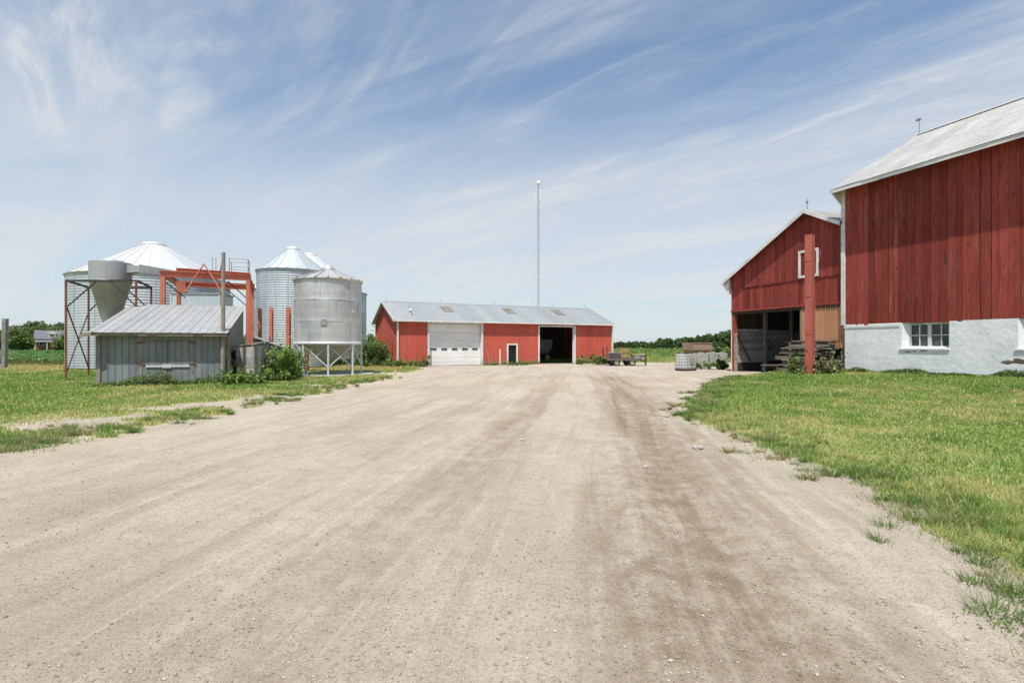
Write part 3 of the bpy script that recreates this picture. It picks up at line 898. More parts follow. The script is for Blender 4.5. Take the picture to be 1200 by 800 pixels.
OHG = 0.34
gable_sheets(GXL - 0.5, GR, gz(GXL) + 0.02 - 0.5 * GS, gz(GR) + 0.02, -OHG, GD + 0.3)
gable_sheets(-0.1, GR, gz(-0.1) + 0.02, gz(GR) + 0.02, -OHG, GD + 0.3)
for (xa, xb) in ((GXL - 0.5, GR), (GR, -0.1)):
    za = GZR - abs(xa - GR) * GS - 0.05; zb = GZR - abs(xb - GR) * GS - 0.05
    MB().prism([(xa, za - 0.17), (xb, zb - 0.17), (xb, zb + 0.03), (xa, za + 0.03)], 'y', -OHG - 0.03, -OHG - 0.003).build('barge_board', MATS['fascia'], gr)
    MB().prism([(xa, za - 0.06), (xb, zb - 0.06), (xb, zb - 0.03), (xa, za - 0.03)], 'y', -OHG, -0.05).build('soffit', MATS['barn_red_clean'], gr)
MB().prism([(GXL - 0.48, gz(GXL) - 0.5 * GS - 0.12), (GXL - 0.01, gz(GXL) - 0.1), (GXL - 0.01, gz(GXL) - 1.0)], 'y', -0.2, 0.0).build('eave_return', MATS['fascia'], gb)
m = MB(); m.tube((GR, -0.1, GZR), (GR, -0.1, GZR + 0.55), 0.018, 0.012, 6); m.lathe([(0, GZR + 0.42), (0.06, GZR + 0.38), (0.06, GZR + 0.32), (0, GZR + 0.28)], 8, (GR, -0.1)); m.build('lightning_rod', MATS['pipe_grey'], gr)

# --- long red steel shed
SH_ANG = math.atan2(0.437, 0.899)
sh = thing('machine_shed', 'long low bright red steel shed with white overhead door and dark doorway', 'shed', (-8.44, 37.5, 0.0), SH_ANG)
SL, SW, SE, SR = 19.4, 8.0, 3.52, 5.1
fr = [(0.0, 2.32, 0), (2.32, 6.83, 3.32), (6.83, 8.92, 0), (8.92, 9.90, 1.70), (9.90, 11.80, 0), (11.80, 15.48, 3.24), (15.48, SL, 0)]
for a, b, z0 in fr:
    n = max(1, round((b - a) / 0.9)); w = (b - a) / n
    for i in range(n):
        xa = a + i * w; xb = xa + w - 0.003
        m = MB().box(xa, xb, 0, 0.02, z0, SE)
        for k in range(4):
            xc = xa + w * (k + 0.5) / 4
            m.box(xc - 0.014, xc + 0.014, -0.016, 0.001, z0 + 0.002, SE - 0.002)
        m.build('wall_sheet', MATS['shed_red'], sh)


def gzs(y): return SE + (SR - SE) * (1 - abs(y - SW / 2) / (SW / 2))


for xw, nm in ((0.0, 1), (SL, 1)):
    n = 9; w = (SW - 0.04) / n
    for i in range(n):
        ya = 0.022 + i * w; yb = ya + w - 0.003
        pts = [(ya, 0), (yb, 0), (yb, gzs(yb) - 0.03)]
        if ya < SW / 2 < yb: pts.append((SW / 2, gzs(SW / 2) - 0.03))
        pts.append((ya, gzs(ya) - 0.03))
        s = -1 if xw == 0 else 1
        m = MB().prism(pts, 'x', xw, xw + 0.02)
        for k in range(3):
            yc = ya + w * (k + 0.5) / 3
            m.box(xw - 0.014 if s < 0 else xw + 0.019, xw + 0.001 if s < 0 else xw + 0.034, yc - 0.014, yc + 0.014, 0.002, gzs(yc) - 0.05)
        m.build('wall_sheet', MATS['shed_red'], sh)
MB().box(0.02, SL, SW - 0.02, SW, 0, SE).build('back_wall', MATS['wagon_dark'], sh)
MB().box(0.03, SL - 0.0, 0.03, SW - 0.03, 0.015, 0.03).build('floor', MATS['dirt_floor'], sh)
# trims
for (a, b, z1) in ((2.32, 6.83, 3.32), (11.80, 15.48, 3.24)):
    MB().box(a, a + 0.13, -0.05, 0.06, 0, z1 - 0.13).build('door_trim', MATS['white_trim'], sh)
    MB().box(b - 0.13, b, -0.05, 0.06, 0, z1 - 0.13).build('door_trim', MATS['white_trim'], sh)
    MB().box(a, b, -0.05, 0.06, z1 - 0.128, z1).build('door_trim', MATS['white_trim'], sh)
MB().box(15.30, 15.345, 0.065, 0.20, 0.05, 3.1).build('open_door', MATS['door_white'], sh)
for (a, b, c, d) in ((8.92, 9.04, 0, 1.58), (9.78, 9.90, 0, 1.58), (8.92, 9.90, 1.582, 1.70)):
    MB().box(a, b, -0.05, 0.06, c, d).build('door_trim', MATS['white_trim'], sh)
MB().box(9.045, 9.775, 0.09, 0.12, 0.02, 1.58).build('entry_door', MATS['black_plastic'], sh)
for xa in (2.40, 6.695):
    MB().box(xa, xa + 0.055, 0.0605, 0.37, 0, 3.19).build('door_jamb', MATS['white_trim'], sh)
MB().box(2.40, 6.75, 0.0605, 0.37, 3.195, 3.25).build('door_jamb', MATS['white_trim'], sh)
od = empty('overhead_door'); od.parent = sh
nsec = 5; dz = 3.18 / nsec
for i in range(nsec):
    z0 = 0.01 + i * dz
    m = MB().box(2.46, 6.69, 0.33, 0.37, z0, z0 + dz - 0.012)
    m.box(2.46, 6.69, 0.322, 0.331, z0 + dz * 0.48, z0 + dz * 0.52)
    m.build('door_section', MATS['door_white'], od)
for k in range(5):
    xc = 2.46 + 4.23 * (k + 0.5) / 5
    zc = 0.01 + dz * 2.0 - 0.32
    zc = 1.28
    MB().box(xc - 0.27, xc + 0.27, 0.312, 0.327, zc - 0.11, zc + 0.11).build('window_frame', MATS['door_white'], od)
    MB().box(xc - 0.24, xc + 0.24, 0.306, 0.313, zc - 0.085, zc + 0.085).build('pane', MATS['dark_glass'], od)
sr = empty('roof'); sr.parent = sh
sl = (SR - SE) / (SW / 2)
oe = 0.27
wall_roof_sheets(sr, -0.28, SL + 0.28, 0.9, ((-oe, SE - oe * sl), (SW / 2, SR)), MATS['shed_roof'], ribs=4, thick=0.015, rib_h=0.02)
wall_roof_sheets(sr, -0.28, SL + 0.28, 0.9, ((SW + oe, SE - oe * sl), (SW / 2, SR)), MATS['shed_roof'], ribs=4, thick=0.015, rib_h=0.02)
MB().box(-0.28, SL + 0.28, -oe - 0.09, -oe + 0.02, SE - oe * sl - 0.10, SE - oe * sl + 0.012).build('gutter', MATS['white_trim'], sr)
MB().hexa([(-0.26, -oe + 0.02, SE - oe * sl - 0.04), (SL + 0.26, -oe + 0.02, SE - oe * sl - 0.04), (SL + 0.26, 0.0, SE - 0.05), (-0.26, 0.0, SE - 0.05), (-0.26, -oe + 0.02, SE - oe * sl - 0.02), (SL + 0.26, -oe + 0.02, SE - oe * sl - 0.02), (SL + 0.26, 0.0, SE - 0.02), (-0.26, 0.0, SE - 0.02)]).build('soffit', MATS['fascia'], sr)
for xa in (-0.31, SL + 0.282):
    for (ya, yb) in ((-oe, SW / 2), (SW + oe, SW / 2)):
        MB().prism([(ya, SE - oe * sl - 0.14), (yb, SR - 0.14), (yb, SR + 0.05), (ya, SE - oe * sl + 0.05)], 'x', xa, xa + 0.028).build('barge_board', MATS['fascia'], sr)
    MB().prism([(SW / 2 - 4.2, SE - 0.14), (SW / 2, SR - 0.10), (SW / 2 + 4.2, SE - 0.14), (SW / 2 + 4.2, SE - 0.11), (SW / 2, SR - 0.07), (SW / 2 - 4.2, SE - 0.11)], 'x', min(xa + 0.03, SL), max(0.0, xa)).build('soffit', MATS['fascia'], sr)
MB().prism([(SW / 2 - 0.2, SR - 0.04), (SW / 2, SR + 0.05), (SW / 2 + 0.2, SR - 0.04), (SW / 2, SR + 0.07)], 'x', -0.3, SL + 0.3).build('ridge_cap', MATS['shed_roof'], sr)
nn = Vector((0, -sl, 1)).normalized()
for (xa, w) in ((4.25, 0.86), (9.85, 0.86), (14.75, 0.9)):
    ya, yb = 1.75, 3.15
    za, zb = SE + ya * sl, SE + yb * sl
    MB().hexa([(xa, ya, za + 0.042), (xa + w, ya, za + 0.042), (xa + w, yb, zb + 0.042), (xa, yb, zb + 0.042), (xa, ya, za + 0.052), (xa + w, ya, za + 0.052), (xa + w, yb, zb + 0.052), (xa, yb, zb + 0.052)]).build('skylight', MATS['skylight'], sr)
m = MB(); m.tube((1.25, 0.9, SE + 0.9 * sl), (1.25, 0.9, SE + 0.9 * sl + 0.32), 0.10, 0.10, 10); m.lathe([(0.17, SE + 0.9 * sl + 0.33), (0.17, SE + 0.9 * sl + 0.37), (0.0, SE + 0.9 * sl + 0.46)], 10, (1.25, 0.9)); m.build('roof_vent', MATS['white_trim'], sr)
for xx in (0.1, 4.6, 9.6, 15.6, 19.2):
    MB().tube((xx, SW / 2, SR), (xx, SW / 2, SR + 0.42), 0.016, 0.012, 5).build('lightning_rod', MATS['pipe_grey'], sr)
for xx in (0.05, SL - 0.05):
    MB().box(xx - 0.06, xx + 0.06, -0.13, -0.02, 0.1, SE - 0.15).build('downspout', MATS['white_trim'], sh)

# --- small grey metal clad shed
gs = thing('grey_shed', 'small grey metal clad shed with pale roof in front of the bins', 'shed', (-15.75, 19.6, 0.0), R(19))
QL, QD, QE, QR = 4.27, 4.0, 2.17, 3.40
n = 19; w = QL / n
for i in range(n):
    xa = i * w; xb = xa + w
    zt = QE + 0.02
    door = 1.28 < (xa + xb) / 2 < 3.1
    m = MB().box(xa + 0.006, xb - 0.008, (-0.018 if door else 0) + random.uniform(0, 0.004), 0.03, 0.04, 1.75 if door else zt)
    m.box(xa + 0.004, xa + 0.026, -0.030 if door else -0.014, 0.0, 0.045, 1.745 if door else zt - 0.005)
    if door: m.box(xa + 0.004, xb - 0.005, 0.0, 0.03, 1.765, zt)
    m.build('siding_panel', MATS['grey_siding'], gs)
MB().box(0.01, QL - 0.01, 0.035, 0.06, 0.0, QE).build('gap_backing', MATS['backing'], gs)  # near-black sheet, painted shade for the gaps between siding panels
for (xc, zc) in ((1.33, 1.68), (1.33, 0.83), (3.07, 1.68), (3.07, 0.83)):
    MB().box(xc - 0.13, xc + 0.13, -0.045, -0.03, zc - 0.022, zc + 0.022).build('hinge', MATS['rust_steel'], gs)
    m = MB(); pts = [(xc - 0.045, zc - 0.025), (xc + 0.045, zc - 0.025), (xc + 0.03, zc - 0.45), (xc - 0.01, zc - 0.55), (xc - 0.035, zc - 0.4)]
plain('rust_stain', (0.20, 0.15, 0.12), (0.25, 0.235, 0.21), scale=(7, 7, 1.2), amt=(0.35, 0.6), rough=0.8, bump=0.05)
for xc, z0, z1 in ((1.31, 1.65, 0.86), (3.05, 1.65, 0.86), (1.31, 0.80, 0.25), (3.05, 0.80, 0.45)):
    xa, xb = xc - 0.05, xc + 0.055
    MB().prism([(xa, z0), (xb, z0), (xb - 0.012, (z0 + z1) / 2), (xb - 0.04, z1), (xa + 0.03, z1 + 0.05), (xa + 0.006, (z0 + z1) / 2)], 'y', -0.0335, -0.0325).build('rust_stain', MATS['rust_stain'], gs)
m = MB().box(1.48, 2.98, -0.06, -0.035, 0.72, 0.80); m.box(2.05, 2.35, -0.075, -0.034, 0.69, 0.83); m.build('door_bar', MATS['leg_steel'], gs)
MB().box(2.185, 2.20, -0.034, -0.028, 0.05, 1.74).build('door_gap', MATS['backing'], gs)
for xx in (-0.14, QL - 0.02):
    MB().box(xx, xx + 0.14, -0.045, 0.12, -0.1, QE + 0.02).build('corner_post', MATS['old_wood'], gs)
for k in range(8):
    ya = 0.125 + k * (QD - 0.13) / 8; yb = ya + (QD - 0.13) / 8 - 0.005
    for xx in (-0.012, QL - 0.01):
        MB().prism([(ya, 0.0), (yb, 0.0), (yb, QE + (QR - QE) * yb / QD), (ya, QE + (QR - QE) * ya / QD)], 'x', xx, xx + 0.03).build('side_panel', MATS['grey_siding'], gs)
MB().box(0.02, QL - 0.02, QD - 0.03, QD, 0, QR - 0.03).build('back_wall', MATS['grey_siding'], gs)
qr = empty('roof'); qr.parent = gs
qs = (QR - QE) / QD
wall_roof_sheets(qr, -0.24, QL + 0.12, 0.31, ((-0.46, QE - 0.46 * qs + 0.03), (QD + 0.05, QR + 0.045)), MATS['grey_roof'], ribs=1, thick=0.014, rib_h=0.016, axis_jit=0.012)
MB().box(-0.2, QL + 0.1, -0.42, -0.38, QE - 0.44 * qs - 0.09, QE - 0.44 * qs + 0.022).build('fascia', MATS['old_wood'], qr)
for k in range(9):
    xx = -0.15 + k * (QL + 0.15) / 8
    MB().hexa([(xx, -0.37, QE - 0.1 - 0.37 * qs), (xx + 0.05, -0.37, QE - 0.1 - 0.37 * qs), (xx + 0.05, -0.02, QE - 0.09), (xx, -0.02, QE - 0.09), (xx, -0.37, QE + 0.02 - 0.37 * qs), (xx + 0.05, -0.37, QE + 0.02 - 0.37 * qs), (xx + 0.05, -0.02, QE + 0.025), (xx, -0.02, QE + 0.025)]).build('rafter', MATS['old_wood'], qr)
m = MB().hexa([(-0.46, -0.52, QE - 0.30), (-0.10, -0.50, QE - 0.22), (-0.08, -0.28, QE - 0.16), (-0.44, -0.2, QE - 0.2), (-0.42, -0.50, QE - 0.16), (-0.1, -0.5, QE - 0.09), (-0.08, -0.2, QE + 0.0), (-0.42, -0.15, QE - 0.06)])
m.build('bent_roof_corner', MATS['pale_wood'], qr)

# --- wooden pole at the shed corner
pole_xy = (-15.75 + math.cos(R(19)) * 4.17 + math.sin(R(19)) * 0.17, 19.6 + math.sin(R(19)) * 4.17 - math.cos(R(19)) * 0.17)
po = MB(); po.tube((0, 0, 0), (0.03, 0.0, 5.35), 0.085, 0.075, 10)
po = po.build('wooden_pole', MATS['old_wood'], None, False); po.location = (*pole_xy, 0.0)
tag(po, 'tall weathered wooden pole rising through the corner of the grey shed roof', 'pole')

# --- low lean-to and wooden box beside the grey shed
lt = thing('lean_to', 'low grey metal lean-to roof behind the slanted wooden box', 'lean-to', (*at(296, 25.0), 0.0), R(19))
for i in range(4):
    xa = i * 0.42
    MB().hexa([(xa, 0, 1.98 - 0.16 * i), (xa + 0.41, 0, 1.83 - 0.16 * i), (xa + 0.41, 1.6, 1.83 - 0.16 * i), (xa, 1.6, 1.98 - 0.16 * i), (xa, 0, 2.02 - 0.16 * i), (xa + 0.41, 0, 1.865 - 0.16 * i), (xa + 0.41, 1.6, 1.865 - 0.16 * i), (xa, 1.6, 2.02 - 0.16 * i)]).build('roof_sheet', MATS['shed_roof'], lt)
MB().prism([(0, 0), (1.5, 0), (1.5, 1.40), (0, 1.95)], 'y', 0.15, 0.18).build('wall_sheet', MATS['grey_siding'], lt)
MB().box(1.5, 1.6, 0.05, 0.14, 0, 1.36).build('post', MATS['old_wood'], lt)
wb = thing('wooden_box', 'slanted grey weathered plank box standing among the vines', 'box', (*at(276, 22.0), 0.0), R(-8))
for i in range(5):
    z0 = 0.36 + i * 0.235; k0 = 0.10 * (1 - i / 5); k1 = 0.10 * (1 - (i + 1) / 5)
    MB().hexa([(k0, 0, z0), (0.86 - k0 * .3, 0, z0), (0.86 - k0 * .3, 0.03, z0), (k0, 0.03, z0), (k1, -0.0, z0 + 0.228), (0.86 - k1 * .3, 0, z0 + 0.228), (0.86 - k1 * .3, 0.03, z0 + 0.228), (k1, 0.03, z0 + 0.228)]).build('board', MATS['grey_board'], wb)
for i in range(4):
    y0 = 0.032 + i * 0.25
    MB().box(0.835, 0.865, y0, y0 + 0.243, 0.36, 1.54 + 0.03 * i).build('board', MATS['grey_board'], wb)
    MB().box(0.0, 0.03, y0, y0 + 0.243, 0.36, 1.54 + 0.03 * i).build('board', MATS['grey_board'], wb)
MB().hexa([(-0.06, -0.03, 1.52), (1.0, -0.03, 1.62), (1.0, 1.1, 1.74), (-0.06, 1.1, 1.64), (-0.06, -0.03, 1.56), (1.0, -0.03, 1.66), (1.0, 1.1, 1.78), (-0.06, 1.1, 1.68)]).build('lid', MATS['old_wood'], wb)
MB().box(0.03, 0.83, 0.035, 1.0, 0.40, 0.43).build('bottom', MATS['old_wood'], wb)
for (xx, yy) in ((0.02, 0.02), (0.76, 0.02), (0.02, 0.95), (0.76, 0.95)):
    MB().box(xx, xx + 0.08, yy + 0.035, yy + 0.11, -0.05, 0.40).build('leg', MATS['old_wood'], wb)


# ------------------------------------------------------------------ grain bins
def corr_profile(r, z0, z1, pitch=0.17, amp=0.012, per=5):
    n = max(1, round((z1 - z0) / pitch)) * per
    return [(r + amp * math.cos(2 * math.pi * i / per), z0 + (z1 - z0) * i / n) for i in range(n + 1)]


def grain_bin(name, label, cx, cy, r, eave, peak, tiers, npan, wall, roofm, cap_r=0.55, base_h=0.12, group=None, z0=0.0, over=0.10, band=None):
    t = thing(name, label, 'grain bin', (cx, cy, 0), 0, group)
    MB().lathe([(r + 0.10, -0.2), (r + 0.10, base_h), (r - 0.1, base_h + 0.01)], 56).build('base_ring', MATS['dark_steel'] if band is None else band, t)
    dz = (eave - base_h) / tiers
    for i in range(tiers):
        rr = r + (0.004 if i % 2 else 0.0)
        MB().lathe(corr_profile(rr, base_h + 0.01 + i * dz, base_h + 0.01 + (i + 1) * dz - 0.005), 56).build('wall_ring', wall, t, True)
    for k in range(18):
        an = 2 * math.pi * (k + 0.3) / 18
        c_, s_ = math.cos(an), math.sin(an)
        m = MB(); q = [((r + a) * c_ - b * s_, (r + a) * s_ + b * c_) for a, b in ((-0.01, -0.035), (0.019, -0.035), (0.019, 0.035), (-0.01, 0.035))]
        m.hexa([(*p, base_h + 0.02) for p in q] + [(*p, eave - 0.06) for p in q])
        m.build('seam_strip', wall, t)
    rf = empty('roof'); rf.parent = t
    MB().lathe([(r + 0.02, eave - 0.05), (r + over, eave - 0.03), (r + over, eave + 0.005)], 56).build('eave_ring', MATS['leg_steel'], rf, True)
    for k in range(npan):
        a0 = 2 * math.pi * k / npan; a1 = 2 * math.pi * (k + 1) / npan
        am = a0 + (a1 - a0) * 0.10
        def P(rad, an, dz_=0.0):
            zz = eave + (peak - eave) * (1 - (rad - cap_r) / (r + over - cap_r))
            return (rad * math.cos(an), rad * math.sin(an), zz + dz_)
        ro = r + over; ri = cap_r
        vs = [P(ro, a0), P(ro, a0, 0.04), P(ro, am, 0.04), P(ro, am), P(ro, a1 - 0.002), P(ri, a0), P(ri, a0, 0.035), P(ri, am, 0.035), P(ri, am), P(ri, a1 - 0.002)]
        MB().raw(vs, [(0, 1, 6, 5), (1, 2, 7, 6), (2, 3, 8, 7), (3, 4, 9, 8)]).build('roof_panel', roofm, rf)
    MB().lathe([(cap_r + 0.04, peak - 0.02), (cap_r + 0.05, peak + 0.07), (cap_r - 0.05, peak + 0.16), (cap_r * 0.5, peak + 0.24), (0.0, peak + 0.27)], 20).build('cap', MATS['leg_steel'], rf, True)
    return t


bigbin = grain_bin('grain_bin', 'broad corrugated grain bin with white ribbed roof behind the cyclone', -25.9, 37.0, 4.85, 6.25, 8.75, 7, 30, MATS['bin_steel'], MATS['bin_roof'], 0.75)
bx, by = at(343, 36.5)
grain_bin('grain_bin', 'slim tall corrugated grain bin behind the red steel posts', bx, by, 2.32, 6.75, 8.35, 7, 24, MATS['bin_steel'], MATS['bin_roof_blue'], 0.42)
bx, by = at(363, 47.0)
grain_bin('grain_bin', 'wide grain bin mostly hidden behind the hopper bin and slim bin', bx, by, 5.0, 6.35, 9.75, 7, 30, MATS['bin_steel'], MATS['bin_roof'], 0.6)

# hopper bottom bin on legs
hx, hy = at(385, 27.6)
hb = thing('hopper_bin', 'smooth galvanized hopper bottom bin standing on braced legs', 'grain bin', (hx, hy, 0.0), R(8))
HR, HZ0, HE, HP = 1.70, 1.70, 5.02, 5.62
for i in range(3):
    za = HZ0 + i * (HE - HZ0) / 3; zb = HZ0 + (i + 1) * (HE - HZ0) / 3
    prof = []
    for k in range(9):
        z = za + (zb - za) * k / 8
        prof.append((HR + 0.006 * math.sin(k * 2.1 + i) + (0.012 if k in (0, 8) else 0), z))
    m = MB().lathe(prof, 48)
    rg = np.random.default_rng(i)
    vv = []
    for (x_, y_, z_) in m.v:
        an = math.atan2(y_, x_); k = 1 + 0.004 * math.sin(an * 7 + z_ * 3 + i) + 0.003 * math.sin(an * 13 - z_ * 5)
        vv.append((x_ * k, y_ * k, z_))
    m.v = vv
    m.build('wall_ring', MATS['hopper_steel'], hb, True)
for i in range(3):
    for k in range(7):
        an = 2 * math.pi * (k + 0.5 * (i % 2) + 0.2) / 7
        c_, s_ = math.cos(an), math.sin(an)
        za = HZ0 + i * (HE - HZ0) / 3; zb = za + (HE - HZ0) / 3
        q = [((HR + a) * c_ - b * s_, (HR + a) * s_ + b * c_) for a, b in ((-0.02, -0.03), (0.018, -0.03), (0.018, 0.03), (-0.02, 0.03))]
        MB().hexa([(*p, za + 0.02) for p in q] + [(*p, zb - 0.02) for p in q]).build('seam_strip', MATS['hopper_steel'], hb)
hr = empty('roof'); hr.parent = hb
npan = 18
MB().lathe([(HR + 0.01, HE - 0.10), (HR + 0.09, HE - 0.06), (HR + 0.09, HE + 0.0)], 48).build('eave_ring', MATS['hopper_steel'], hr, True)
for k in range(npan):
    a0 = 2 * math.pi * k / npan; a1 = a0 + 2 * math.pi / npan; am = a0 + (a1 - a0) * 0.1
    ro, ri = HR + 0.10, 0.28

    def P(rad, an, d=0.0):
        return (rad * math.cos(an), rad * math.sin(an), HE + (HP - HE) * (1 - (rad - ri) / (ro - ri)) + d)
    MB().raw([P(ro, a0), P(ro, a0, .06), P(ro, am, .06), P(ro, am), P(ro, a1 - .002), P(ri, a0), P(ri, a0, .05), P(ri, am, .05), P(ri, am), P(ri, a1 - .002)], [(0, 1, 6, 5), (1, 2, 7, 6), (2, 3, 8, 7), (3, 4, 9, 8)]).build('roof_panel', MATS['hopper_steel'], hr)
MB().lathe([(0.32, HP - 0.02), (0.33, HP + 0.10), (0.22, HP + 0.16), (0.20, HP + 0.24), (0, HP + 0.26)], 16).build('cap', MATS['hopper_steel'], hr, True)
MB().lathe([(HR + 0.015, HZ0 - 0.10), (HR + 0.05, HZ0 - 0.10), (HR + 0.05, HZ0 + 0.06), (HR + 0.01, HZ0 + 0.06)], 48).build('ring_beam', MATS['leg_steel'], hb, True)
MB().lathe([(HR - 0.01, HZ0), (0.25, 0.62), (0.20, 0.45)], 40).build('hopper_cone', MATS['hopper_cone'], hb, True)
nl = 8
for k in range(nl):
    an = 2 * math.pi * (k + 0.25) / nl
    x_, y_ = HR * math.cos(an), HR * math.sin(an)
    m = MB().box(x_ - 0.045, x_ + 0.045, y_ - 0.045, y_ + 0.045, 0.06, HZ0 - 0.1)
    m.box(x_ - 0.09, x_ + 0.09, y_ - 0.09, y_ + 0.09, 0.05, 0.07)
    m.build('leg', MATS['leg_steel'], hb)
    an2 = 2 * math.pi * (k + 1.25) / nl
    x2, y2 = HR * math.cos(an2), HR * math.sin(an2)
    if k % 2 == 1: m = MB().bar((x_, y_, HZ0 - 0.12), (x2, y2, 0.45), 0.05, 0.05)
    else: m = MB().bar((x_, y_, 0.45), (x2, y2, HZ0 - 0.12), 0.05, 0.05)
    m.build('brace', MATS['leg_steel'], hb)
    if k % 2 == 1: m = MB().bar((x_ * .97, y_ * .97, 0.45), (x2 * .97, y2 * .97, HZ0 - 0.12), 0.028, 0.028)
    else: m = MB().bar((x_ * .97, y_ * .97, HZ0 - 0.12), (x2 * .97, y2 * .97, 0.45), 0.028, 0.028)
    m.build('brace', MATS['leg_steel'], hb)
an = math.atan2(-hy, -hx) - R(8)
for da, z, s, nm, mt in ((-0.13, 2.75, 0.14, 'hatch', 'plate_grey'), (0.80, 3.35, 0.08, 'sign_plate', 'fascia')):
    a_ = an + da
    c = Vector((math.cos(a_), math.sin(a_), 0)); sdir = Vector((-math.sin(a_), math.cos(a_), 0))
    p = c * (HR + 0.035)
    q = [p - sdir * s - c * 0.02, p + sdir * s - c * 0.02, p + sdir * s + c * 0.01, p - sdir * s + c * 0.01]
    MB().hexa([(v.x, v.y, z - s) for v in q] + [(v.x, v.y, z + s) for v in q]).build(nm, MATS[mt], hb)
pad = MB().lathe([(2.35, -0.2), (2.35, 0.045), (2.30, 0.06), (0, 0.062)], 40).build('concrete_pad', MATS['concrete'])
pad.location = (hx, hy, 0); tag(pad, 'round concrete pad under the hopper bottom bin', 'concrete pad')

# ------------------------------------------------------------------ cyclone dust collector on its stand
A_, B_, C_, D_ = Vector((-20.0, 23.0, 0)), Vector((-16.85, 23.0, 0)), Vector((-18.15, 25.8, 0)), Vector((-21.3, 25.8, 0))
ctr = (A_ + B_ + C_ + D_) / 4
cy = thing('dust_cyclone', 'galvanized cone shaped cyclone held in a rusty angle iron stand', 'cyclone', (ctr.x, ctr.y, 0))
TOPZ = 4.48
loc = [p - ctr for p in (A_, B_, C_, D_)]
for p in loc:
    m = MB().box(p.x - 0.05, p.x + 0.05, p.y - 0.05, p.y - 0.035, -0.15, TOPZ + 0.02); m.box(p.x - 0.05, p.x - 0.035, p.y - 0.034, p.y + 0.05, -0.15, TOPZ + 0.02)
    m.build('leg', MATS['rust_steel'], cy)
for i in range(4):
    p, q = loc[i], loc[(i + 1) % 4]
    MB().bar((p.x, p.y, TOPZ), (q.x, q.y, TOPZ), 0.06, 0.09).build('top_rail', MATS['dark_steel'], cy)
    if i in (3, 1):
        MB().bar((p.x, p.y, 0.35), (q.x, q.y, 3.3), 0.045, 0.045).build('brace', MATS['rust_steel'], cy)
        MB().bar((q.x, q.y, 0.4), (p.x, p.y, 3.35), 0.045, 0.045).build('brace', MATS['dark_steel'], cy)
    if i in (0, 2):
        mid_ = p.lerp(q, 0.42)
        MB().bar((p.x, p.y, 3.3), (mid_.x, mid_.y, TOPZ - 0.03), 0.045, 0.045).build('brace', MATS['dark_steel'], cy)
        mid_ = p.lerp(q, 0.62)
        MB().bar((q.x, q.y, 3.3), (mid_.x, mid_.y, TOPZ - 0.03), 0.045, 0.045).build('brace', MATS['dark_steel'], cy)
ox, oy = -19.12 - ctr.x, 24.4 - ctr.y
MB().lathe([(0.83, 4.62), (0.84, 5.48), (0.84, 5.50), (0.5, 5.54)], 40, (ox, oy)).build('cylinder_body', MATS['cyclone_steel'], cy, True)
MB().lathe([(0.52, 5.53), (0.52, 5.60), (0.0, 5.61)], 30, (ox, oy)).build('outlet_collar', MATS['cyclone_steel'], cy, True)
MB().lathe([(0.84, 4.62), (0.87, 4.60), (0.82, 4.57), (0.24, 2.35), (0.20, 2.0)], 40, (ox, oy)).build('cone', MATS['cyclone_steel'], cy, True)
dx, dy = at(207, 25.0)
m = MB().hexa([(ox + 0.6, oy + 0.0, 5.02), (ox + 0.6, oy + 0.6, 5.02), (ox + 1.7, oy - 0.05, 5.02), (ox + 1.7, oy - 0.45, 5.02), (ox + 0.6, oy + 0.0, 5.44), (ox + 0.6, oy + 0.6, 5.44), (ox + 1.7, oy - 0.05, 5.30), (ox + 1.7, oy - 0.45, 5.30)])
m.build('inlet_duct', MATS['cyclone_steel'], cy)
e = Vector((dx - ctr.x, dy - ctr.y, 0))
m = MB().hexa([(ox + 1.705, oy - 0.5, 4.96), (ox + 1.705, oy + 0.0, 4.96), (e.x, e.y + 0.25, 4.92), (e.x, e.y - 0.2, 4.92), (ox + 1.705, oy - 0.5, 5.36), (ox + 1.705, oy + 0.0, 5.36), (e.x, e.y + 0.25, 5.20), (e.x, e.y - 0.2, 5.20)])
m.build('duct', MATS['plate_grey'], cy)

# ------------------------------------------------------------------ red steel frame over the pit
sf = thing('steel_gantry', 'red painted steel portal gantry with railing behind the grey shed', 'gantry', (-16.7, 24.5, 0), math.atan2(1.5, 3.3))
FW, FD, FZ = 3.62, 4.25, 5.0


def hbeam(a, b, w, h, t=0.03, up=(0, 0, 1)):
    a = Vector(a); b = Vector(b); d = (b - a).normalized(); u = Vector(up)
    s = d.cross(u).normalized(); v = s.cross(d)
    m = MB()
    m.bar(a + v * (h / 2), b + v * (h / 2), w, t, up); m.bar(a - v * (h / 2), b - v * (h / 2), w, t, up)
    m.bar(a, b, t, h - t, up)
    return m


for (x_, y_) in ((0, 0), (FW, 0), (0, FD), (FW, FD)):
    hbeam((x_, y_, -0.1), (x_, y_, FZ - 0.14), 0.19, 0.19, 0.025, (0, 1, 0)).build('column', MATS['steel_red'], sf)
for y_ in (0, FD):
    hbeam((-0.14, y_, FZ + 0.0), (FW + 0.14, y_, FZ + 0.0), 0.20, 0.25, 0.025).build('beam', MATS['steel_red'], sf)
for x_ in (0, FW):
    hbeam((x_, 0.14, FZ - 0.02), (x_, FD - 0.14, FZ - 0.02), 0.18, 0.22, 0.025).build('beam', MATS['steel_red'], sf)
hbeam((0.5, 0.2, FZ + 0.26), (FW + 0.1, 0.2, FZ + 0.20), 0.24, 0.12, 0.02).build('beam', MATS['steel_red'], sf)
hbeam((0.7, 1.4, FZ - 0.32), (FW - 0.15, 1.4, FZ - 0.36), 0.2, 0.2, 0.03).build('beam', MATS['steel_red'], sf)
MB().box(0.35, 0.75, 1.2, 1.6, FZ - 0.75, FZ - 0.18).build('bracket', MATS['steel_red'], sf)
ap = (1.72, -0.25, 5.55)
